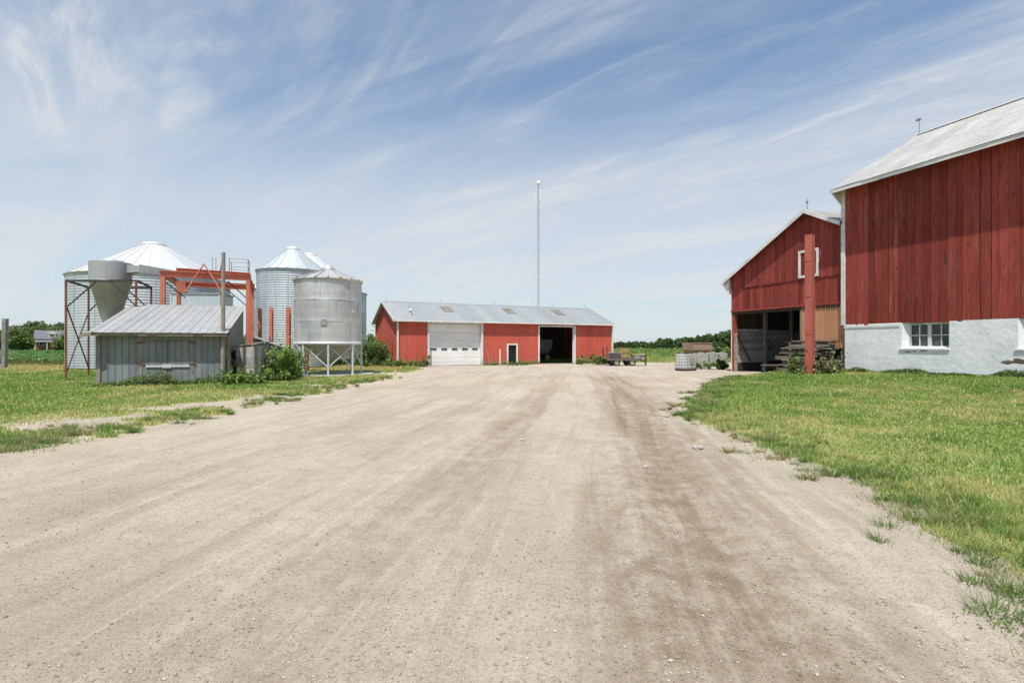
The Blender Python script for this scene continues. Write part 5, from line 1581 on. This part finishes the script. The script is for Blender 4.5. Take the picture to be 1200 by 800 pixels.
def bush(name, label, cat, px, d, w, dep, h, n, size, c1, c2, seed, yellow=None, yfrac=0.0, nl=9, group=None, climb=False, z=None):
    rng = np.random.default_rng(seed)
    x, y = at(px, d)
    z0 = float(ground_z(np.array(x), np.array(y))) if z is None else z
    t = thing(name, label, cat, (x, y, z0), 0, group)
    lobes = []
    for k in range(int(nl * 1.7)):
        f = rng.uniform(0.0, 1.0) ** 1.3
        rr = min(h, w) * rng.uniform(0.10, 0.27)
        lobes.append((rng.uniform(-0.5, 0.5) * (w - rr), rng.uniform(-0.5, 0.5) * dep, rr * 0.6 + f * max(0.02, h - 1.5 * rr) * rng.uniform(0.7, 1.0), rr, rr, rr * 0.85))
    P, v = lobes_points(lobes, n, rng, 0.25)
    # a few long shoots that break the outline
    ns = max(8, n // 42)
    sb = rng.uniform(-0.5, 0.5, (ns, 2)) * np.array([w, dep])
    for i in range(ns):
        k = rng.integers(4, 9); L_ = rng.uniform(0.35, 1.1) * h * 1.12
        dx = rng.uniform(-0.45, 0.45, 2) * h
        ff = np.linspace(0.2, 1, k)
        P = np.concatenate([P, np.stack([sb[i, 0] + dx[0] * ff, sb[i, 1] + dx[1] * ff, L_ * ff], 1)])
    v = np.concatenate([v, np.tile([0, 0, 1.0], (len(P) - len(v), 1))])
    P[:, 2] = np.maximum(P[:, 2], 0.02)
    V, F = leaf_quads(P, size, rng, 0.4, 0.62, v)
    fast_mesh('foliage', V, F, MATS['leaf'], t, False, {'col': ('FLOAT_COLOR', leaf_colors(len(P), c1, c2, rng, 4, yellow, yfrac))})
    m = MB()
    for i in range(min(ns, 14)):
        m.tube((sb[i, 0] * 0.5, sb[i, 1] * 0.5, -0.05), (sb[i, 0], sb[i, 1], h * rng.uniform(0.5, 0.85)), 0.012, 0.006, 5)
    m.build('stem', MATS['bark'], t)
    return t


GREEN1, GREEN2 = (0.090, 0.160, 0.030), (0.210, 0.300, 0.065)
DK1, DK2 = (0.045, 0.090, 0.024), (0.095, 0.160, 0.042)
bush('leafy_bush', 'low bright green vine thicket at the foot of the grey shed corner', 'bush', 283, 20.7, 1.7, 0.9, 0.62, 2300, 0.12, (0.12, 0.20, 0.038), (0.30, 0.41, 0.09), 1, nl=14)
bush('leafy_bush', 'tall green vine thicket between wooden box and hopper bin', 'bush', 330, 22.9, 1.35, 1.1, 1.7, 3200, 0.12, (0.11, 0.19, 0.036), (0.28, 0.39, 0.09), 2, nl=18)
bush('leafy_bush', 'yellow green shrub in front of the red posts', 'bush', 340, 25.0, 1.5, 1.0, 1.75, 2000, 0.12, (0.13, 0.19, 0.045), (0.26, 0.31, 0.10), 3, (0.35, 0.34, 0.16), 0.12)
bush('leafy_bush', 'dark vine creeping up between grey shed and wooden box', 'bush', 271, 22.3, 0.6, 0.8, 1.6, 1100, 0.12, DK1, DK2, 4)
bush('leafy_bush', 'low green growth along the edge of the hopper bin pad', 'bush', 352, 25.6, 1.6, 0.7, 0.45, 500, 0.10, GREEN1, GREEN2, 5)
bush('leafy_bush', 'big rounded green bush at the end wall of the red shed', 'bush', 437, 38.8, 2.6, 2.0, 2.5, 3200, 0.2, (0.080, 0.140, 0.038), (0.150, 0.220, 0.065), 6, nl=14)
bush('leafy_bush', 'low sprawling weeds between the red shed corner and the bins', 'bush', 452, 36.6, 3.2, 0.8, 0.75, 1200, 0.15, GREEN1, GREEN2, 7)
bush('leafy_bush', 'tall weed at the jamb of the white overhead door', 'bush', 499, 37.4, 0.7, 0.4, 1.05, 420, 0.14, GREEN1, GREEN2, 8)
bush('leafy_bush', 'small weed in front of the downspout on the red wall', 'bush', 478, 37.4, 1.6, 0.5, 0.55, 600, 0.13, GREEN1, GREEN2, 9)
bush('leafy_bush', 'low weeds at the foot of the small entry door', 'bush', 588, 40.0, 3.4, 0.4, 0.28, 700, 0.11, GREEN1, GREEN2, 10, (0.32, 0.30, 0.14), 0.1)
bush('leafy_bush', 'weeds along the red wall beside the dark doorway threshold', 'bush', 612, 40.9, 2.2, 0.4, 0.28, 500, 0.11, GREEN1, GREEN2, 11)
bush('leafy_bush', 'leafy green bush between dark doorway and flat wagon', 'bush', 695, 42.6, 3.4, 0.8, 0.80, 1200, 0.16, GREEN1, (0.15, 0.23, 0.05), 12)
bush('leafy_bush', 'green weed clump growing at the end of the flat wagon', 'bush', 704, 41.0, 1.4, 0.7, 0.95, 600, 0.15, GREEN1, (0.16, 0.23, 0.05), 13)
bush('leafy_bush', 'weeds growing at the foot of the concrete blocks', 'bush', 829, 33.7, 2.2, 0.7, 0.55, 3400, 0.12, GREEN1, GREEN2, 14, nl=18)
bush('leafy_bush', 'darker taller weed between concrete blocks and barn corner', 'bush', 845, 33.2, 0.85, 0.5, 0.8, 1100, 0.12, DK1, (0.10, 0.16, 0.04), 15)
bush('leafy_bush', 'green shrub beside the lumber pile and red column', 'bush', 934, 23.6, 0.75, 0.6, 0.95, 900, 0.10, GREEN1, (0.17, 0.23, 0.06), 16, (0.42, 0.38, 0.17), 0.16)
bush('leafy_bush', 'pale seeding weeds between red column and white foundation', 'bush', 971, 23.0, 1.15, 0.5, 1.0, 1100, 0.10, (0.10, 0.14, 0.04), (0.22, 0.24, 0.09), 17, (0.50, 0.46, 0.27), 0.38)
bush('leafy_bush', 'bright green weed behind the tan grain wagon', 'bush', 849, 54, 2.6, 1.6, 1.9, 700, 0.22, GREEN1, (0.15, 0.22, 0.05), 18)
bush('leafy_bush', 'dark bush behind the tan grain wagon', 'bush', 840, 53, 1.3, 1.3, 1.9, 600, 0.2, DK1, (0.05, 0.07, 0.03), 19)


# strips of weeds that hug the walls: one mass each
def weed_strip(label, p0, p1, depth, h, n, size, c1, c2, seed, tall=0.0):
    rng = np.random.default_rng(seed)
    f = rng.uniform(0, 1, n)
    p0 = np.array(p0); p1 = np.array(p1)
    base = p0[None] * (1 - f[:, None]) + p1[None] * f[:, None]
    nrm = np.array([-(p1 - p0)[1], (p1 - p0)[0]]); nrm = nrm / np.linalg.norm(nrm)
    off = rng.uniform(-0.5, 0.5, n) * depth
    X = base[:, 0] + nrm[0] * off; Y = base[:, 1] + nrm[1] * off
    hh = h * (0.25 + 1.2 * vnoise(f * np.linalg.norm(p1 - p0) * 1.3, f * 0 + seed, seed) ** 1.5)
    Z = rng.uniform(0, 1, n) * hh * (1 - (np.abs(off) / depth * 1.6) ** 2 * 0.8)
    P = np.stack([X, Y, Z + ground_z(X, Y)], 1)
    V, F = leaf_quads(P, size, rng, 0.3, 0.5)
    o = fast_mesh('weeds', V, F, MATS['leaf'], None, False, {'col': ('FLOAT_COLOR', leaf_colors(n, c1, c2, rng, 4, (0.3, 0.28, 0.12), 0.05))})
    return tag(o, label, 'weeds', kind='stuff')


u19 = np.array([math.cos(R(19)), math.sin(R(19))]); n19 = np.array([math.sin(R(19)), -math.cos(R(19))])
L0 = np.array([-15.75, 19.6])
weed_strip('leafy weeds along the front wall of the grey shed', L0 - u19 * 0.25 + n19 * 0.28, L0 + u19 * 4.4 + n19 * 0.28, 0.45, 0.50, 4200, 0.09, DK1, GREEN2, 31)
weed_strip('leafy weeds along the white barn foundation', (15.35, 23.85), (20.9, 9.5), 0.26, 0.24, 16000, 0.085, DK1, GREEN2, 32)
weed_strip('weeds at the base of the red shed front wall', (-8.3, 37.3), (-6.3, 38.3), 0.5, 0.35, 600, 0.12, GREEN1, GREEN2, 33)
u26 = np.array([math.cos(SH_ANG), math.sin(SH_ANG)]); n26 = np.array([math.sin(SH_ANG), -math.cos(SH_ANG)]); S0 = np.array([-8.44, 37.5])
weed_strip('low weeds along the red shed wall between its two doors', S0 + u26 * 6.8 + n26 * 0.2, S0 + u26 * 11.8 + n26 * 0.2, 0.4, 0.26, 1300, 0.10, GREEN1, GREEN2, 38)
weed_strip('weeds along the red shed wall beyond the dark doorway', S0 + u26 * 15.6 + n26 * 0.25, S0 + u26 * 19.4 + n26 * 0.25, 0.5, 0.45, 1300, 0.12, GREEN1, GREEN2, 39)
weed_strip('weeds at the base of the broad corrugated bin', (-24.8, 31.6), (-20.2, 34.2), 0.8, 0.3, 900, 0.12, GREEN1, GREEN2, 34)
weed_strip('tufts at the feet of the cyclone stand', (-20.3, 22.8), (-19.7, 22.9), 0.4, 0.22, 140, 0.09, GREEN1, GREEN2, 35)
weed_strip('tufts at the back foot of the cyclone stand', (-21.6, 25.6), (-20.9, 25.7), 0.5, 0.25, 200, 0.09, GREEN1, GREEN2, 36)
weed_strip('weeds around the foot of the tall red column and bench', (12.6, 24.8), (16.0, 22.9), 0.5, 0.22, 700, 0.08, GREEN1, (0.2, 0.22, 0.08), 37)


# ------------------------------------------------------------------ grass blades, crop plants, pebbles
def blades(label, n_try, xr_, yr_, dens0, d0, pw, rng, hgt=0.05, cat='grass', gmin=0.06):
    X = []; Y = []
    # sample with density ~ (d0/d)^pw through rejection
    ys = yr_[0] + (yr_[1] - yr_[0]) * rng.uniform(0, 1, n_try) ** 1.9
    xs = rng.uniform(xr_[0], xr_[1], n_try)
    keep = np.abs(xs) < ys * 1.12 + 2.2
    xs, ys = xs[keep], ys[keep]
    g = grass_amount(xs, ys)
    keep = rng.uniform(0, 1, len(xs)) < smooth(gmin, 0.8, g)
    xs, ys, g = xs[keep], ys[keep], g[keep]
    d = np.hypot(xs, ys)
    n = len(xs)
    z = ground_z(xs, ys)
    tall = fbm(xs * 0.8, ys * 0.8, 77, 3)
    edge = smooth(2.2, 0.2, lawn_dist(xs, ys))
    clump = smooth(0.56, 0.72, fbm(xs * 2.3, ys * 2.3, 78, 3))
    h = hgt * rng.uniform(0.4, 1.4, n) * (0.45 + 1.0 * tall + 0.7 * clump) * (1 + 0.35 * edge) * (1 + np.clip(d - 12, 0, 30) * 0.02)
    wd = 0.0035 * np.clip(d / 4.0, 1.0, 8.0) * rng.uniform(0.8, 1.6, n)
    a = rng.uniform(0, 6.28, n)
    lean = rng.uniform(0.15, 0.95, n) * h
    la = rng.uniform(0, 6.28, n)
    bx_ = np.cos(a) * wd; by_ = np.sin(a) * wd
    V = np.stack([np.stack([xs - bx_, ys - by_, z - 0.005], 1), np.stack([xs + bx_, ys + by_, z - 0.005], 1),
                  np.stack([xs + np.cos(la) * lean, ys + np.sin(la) * lean, z + h], 1)], 1).reshape(-1, 3)
    F = np.arange(n * 3).reshape(n, 3)
    pat = fbm(xs * 0.42, ys * 0.36, 61, 4); pat2 = fbm(xs * 1.7, ys * 1.4, 91, 3)
    yel = smooth(0.46, 0.66, 0.6 * pat + 0.4 * pat2 + edge * np.where(xs < 0, 0.20, 0.07))[:, None]
    k = rng.uniform(0, 1, n)[:, None]
    green = np.array([0.160, 0.270, 0.044]) * (1 - k) + np.array([0.250, 0.365, 0.082]) * k
    straw = np.array([0.54, 0.47, 0.21]) * (1 - k) + np.array([0.44, 0.43, 0.16]) * k
    c = green * (1 - yel * 0.75) + straw * yel * 0.75
    lush = smooth(0.52, 0.66, fbm(xs * 0.6 + 9, ys * 0.6, 93, 4))[:, None]
    c = c * (1 - lush * 0.5) + np.array([0.105, 0.220, 0.036]) * lush * 0.5
    dryband = (np.where(xs < -7, smooth(30, 33, ys), 0) * 0.8)[:, None]
    c = c * (1 - dryband) + np.array([0.50, 0.42, 0.18]) * dryband
    rd = (rng.uniform(0, 1, n) < 0.07)[:, None]
    c = np.where(rd, np.array([0.50, 0.43, 0.24]), c)
    c = np.concatenate([c, np.ones((n, 1))], 1)
    o = fast_mesh('grass', V, F, MATS['blade'], None, False, {'col': ('FLOAT_COLOR', np.repeat(c, 3, 0))})
    return tag(o, label, cat, kind='stuff')


rg = np.random.default_rng(5)
blades('short mown grass of the lawn before the barns', 620000, (1.8, 26), (1.2, 27), 0, 0, 0, rg, 0.046)
blades('patchy mown grass in front of the grey shed and bins', 520000, (-46, -3.5), (6.0, 43), 0, 0, 0, rg, 0.055, 'grass', 0.22)
blades('dry grass strip behind the yard', 60000, (-6, 60), (46, 64), 0, 0, 0, rg, 0.16)


def crop(label, n, xr_, yr_, h, size, c1, c2, seed, row=0.75, cond=None):
    rng = np.random.default_rng(seed)
    ys = yr_[0] + (yr_[1] - yr_[0]) * rng.uniform(0, 1, n) ** 2.0
    xs = rng.uniform(xr_[0], xr_[1], n)
    xs = np.round((xs + ys * 0.3) / row) * row - ys * 0.3 + rng.normal(0, 0.13, n)
    keep = (np.abs(xs) < ys * 1.08 + 4)
    if cond is not None: keep &= cond(xs, ys)
    xs, ys = xs[keep], ys[keep]; n = len(xs)
    hh = h * (0.7 + 0.5 * vnoise(xs * 0.4, ys * 0.4, seed)) * np.interp(ys, [40, 70, 140], [1, 0.75, 0.35])
    P = np.stack([xs, ys, 0.02 + rng.uniform(0.0, 1, n) * hh], 1)
    s = size * np.clip(ys / 45, 1, 2.6)
    V, F = leaf_quads(P, s, rng, 0.6, 0.75)
    o = fast_mesh('crop_plants', V, F, MATS['leaf'], None, False, {'col': ('FLOAT_COLOR', leaf_colors(n, c1, c2, rng, 4))})
    return tag(o, label, 'crop', kind='stuff')


def off_bins(x, y):
    k = np.ones(len(x), bool)
    for cx, cy, r in ((-25.9, 37.0, 5.5), (bx, by, 5.6)): k &= np.hypot(x - cx, y - cy) > r
    return k


crop('dark green leafy crop rows in the field behind the bins', 110000, (-150, -8), (40.5, 136), 0.45, 0.24, (0.060, 0.130, 0.036), (0.105, 0.195, 0.058), 71, cond=off_bins)
crop('light green young crop in the field beyond the wagon', 45000, (4, 130), (63, 200), 0.25, 0.26, (0.130, 0.210, 0.050), (0.200, 0.280, 0.080), 72)

# tall dry weeds at the field edge
rng = np.random.default_rng(81)
n = 9000
xs = rng.uniform(-50, -9, n); ys = 40.6 + rng.normal(0, 0.9, n)
keep = off_bins(xs, ys) & (np.hypot(xs - at(343, 36.5)[0], ys - 36.5) > 3); xs, ys = xs[keep], ys[keep]; n = len(xs)
h = rng.uniform(0.15, 0.6, n) * (0.6 + 0.7 * vnoise(xs * 0.6, ys * 0.3, 4))
a = rng.uniform(0, 6.28, n); wd = 0.025
V = np.stack([np.stack([xs - np.cos(a) * wd, ys - np.sin(a) * wd, xs * 0], 1), np.stack([xs + np.cos(a) * wd, ys + np.sin(a) * wd, xs * 0], 1), np.stack([xs + rng.normal(0, .12, n), ys + rng.normal(0, .12, n), h], 1)], 1).reshape(-1, 3)
C = leaf_colors(n, (0.13, 0.17, 0.05), (0.30, 0.28, 0.12), rng, 3)
o = fast_mesh('field_edge_grass', V, np.arange(n * 3).reshape(n, 3), MATS['blade'], None, False, {'col': ('FLOAT_COLOR', C)})
tag(o, 'tall dry grass along the edge of the crop field', 'grass', kind='stuff')

# low broadleaf tufts creeping over the edge of the drive
rng = np.random.default_rng(83)
P = []
TUFT = []
for i in range(420):
    yy = 2.2 + 22 * rng.uniform(0, 1) ** 1.7
    right = rng.uniform() < 0.62
    xe = np.interp(yy, RE[:, 0], RE[:, 1]) if right else np.interp(max(yy, 7.0), LE[:, 0], LE[:, 1])
    if not right: yy = max(yy, 7.0) + rng.uniform(0, 3)
    xx = xe + rng.normal(0.2 if right else -0.2, 0.30)
    TUFT.append((xx + rng.normal(0, 0.1), yy + rng.normal(0, 0.1)))
    TUFT.append((xe + (0.5 if right else -0.5) + rng.normal(0, 0.35), yy))
    if i % 3: continue
    r_ = rng.uniform(0.02, 0.13); k = int(20 + r_ * 900)
    q = rng.normal(size=(k, 3)) * np.array([r_ * 0.8, r_ * 0.8, r_ * 0.22]); q[:, 2] = np.abs(q[:, 2]) + 0.004
    q[:, 0] += xx; q[:, 1] += yy; q[:, 2] += ground_z(q[:, 0], q[:, 1])
    P.append(q)
P = np.concatenate(P)
tv = []
tc_ = []
for (xx, yy) in TUFT:
    k = int(rng.integers(25, 110)); rr = rng.uniform(0.01, 0.09); hh = rng.uniform(0.035, 0.13)
    bx2 = xx + rng.normal(0, rr, k); by2 = yy + rng.normal(0, rr, k); bz2 = ground_z(bx2, by2)
    an2 = rng.uniform(0, 6.28, k); wd2 = rng.uniform(0.0018, 0.0042, k) * max(1.0, yy / 5)
    H2 = hh * rng.uniform(0.4, 1.2, k); ln = H2 * rng.uniform(0.3, 1.3, k); la2 = np.arctan2(by2 - yy, bx2 - xx) + rng.normal(0, 0.6, k)
    tv.append(np.stack([np.stack([bx2 - np.cos(an2) * wd2, by2 - np.sin(an2) * wd2, bz2 - 0.004], 1), np.stack([bx2 + np.cos(an2) * wd2, by2 + np.sin(an2) * wd2, bz2 - 0.004], 1), np.stack([bx2 + np.cos(la2) * ln, by2 + np.sin(la2) * ln, bz2 + H2], 1)], 1).reshape(-1, 3))
    base_c = np.array([0.12, 0.21, 0.04]) if rng.uniform() < 0.72 else np.array([0.34, 0.30, 0.14])
    tc_.append(np.repeat(np.concatenate([base_c * rng.uniform(0.7, 1.4, (k, 1)), np.ones((k, 1))], 1), 3, 0))
tv = np.concatenate(tv); tc_ = np.concatenate(tc_)
o = fast_mesh('grass_tufts', tv, np.arange(len(tv)).reshape(-1, 3), MATS['blade'], None, False, {'col': ('FLOAT_COLOR', tc_)})
tag(o, 'ragged grass tufts along both edges of the gravel drive', 'grass', kind='stuff')
V, F = leaf_quads(P, 0.024, rng, 0.5, 0.5)
o = fast_mesh('edge_weeds', V, F, MATS['leaf'], None, False, {'col': ('FLOAT_COLOR', leaf_colors(len(P), (0.085, 0.15, 0.030), (0.17, 0.25, 0.055), rng, 4, (0.36, 0.31, 0.15), 0.12))})
tag(o, 'low broadleaf weeds creeping over the edge of the gravel drive', 'weeds', kind='stuff')

# loose stones on the drive
rng = np.random.default_rng(84)
n = 70000
ys = 1.6 + 20 * rng.uniform(0, 1, n) ** 2.0; xs = rng.uniform(-1, 1, n) * (ys * 1.1 + 1.5)
keep = (grass_amount(xs, ys) < 0.3) & (rng.uniform(0, 1, n) < 0.15 + 0.9 * track_amount(xs, ys) + 0.6 * smooth(0.5, 0.7, fbm(xs * 0.7, ys * 0.4, 99, 3)))
xs, ys = xs[keep], ys[keep]; n = len(xs)
s = 0.0028 + 0.010 * rng.uniform(0, 1, n) ** 6
z = ground_z(xs, ys)
octv = np.array([(1, 0, 0), (0, 1, 0), (-1, 0, 0), (0, -1, 0), (0, 0, 0.7), (0, 0, -0.5)], float)
octf = np.array([(0, 1, 4), (1, 2, 4), (2, 3, 4), (3, 0, 4), (1, 0, 5), (2, 1, 5), (3, 2, 5), (0, 3, 5)])
a = rng.uniform(0, 6.28, n)
J = octv[None] * rng.uniform(0.6, 1.35, (n, 6, 1)) * s[:, None, None]
V = np.stack([J[:, :, 0] * np.cos(a)[:, None] - J[:, :, 1] * np.sin(a)[:, None], J[:, :, 0] * np.sin(a)[:, None] + J[:, :, 1] * np.cos(a)[:, None], J[:, :, 2]], -1) + np.stack([xs, ys, z + s * 0.3], 1)[:, None]
F = (octf[None] + (np.arange(n) * 6)[:, None, None]).reshape(-1, 3)
k = rng.uniform(0, 1, n) ** 1.5
C = np.repeat(np.concatenate([np.array([0.20, 0.172, 0.142]) * (1 - k[:, None]) + np.array([0.42, 0.38, 0.325]) * k[:, None], np.ones((n, 1))], 1), 6, 0)
t = NT('pebble'); MATS['pebble'] = t.finish(t.attr('col', 'Color'), 0.9, 0, None, 0.2)
o = fast_mesh('gravel', V.reshape(-1, 3), F, MATS['pebble'], None, False, {'col': ('FLOAT_COLOR', C)})
tag(o, 'loose gravel stones scattered over the drive', 'gravel', kind='stuff')

# single stones one can pick out
for (px, py, s, lb) in ((819, 526, 0.09, 'flat grey stone lying on the drive near the lawn edge'), (757, 544, 0.035, 'small dark stone in the tyre track of the drive'), (612, 516, 0.05, 'thin flat stone in the middle of the drive'), (837, 433, 0.26, 'pale boulder in the weeds by the concrete blocks')):
    d = CAM_H * 600 / (py - 404.0)
    x, y = at(px, d)
    o = lump('stone', (0, 0, s * 0.25), (s, s * 0.8, s * 0.45), MATS['stone'], None, int(px))
    o.location = (x, y, float(ground_z(np.array(x), np.array(y))))
    tag(o, lb, 'stone')
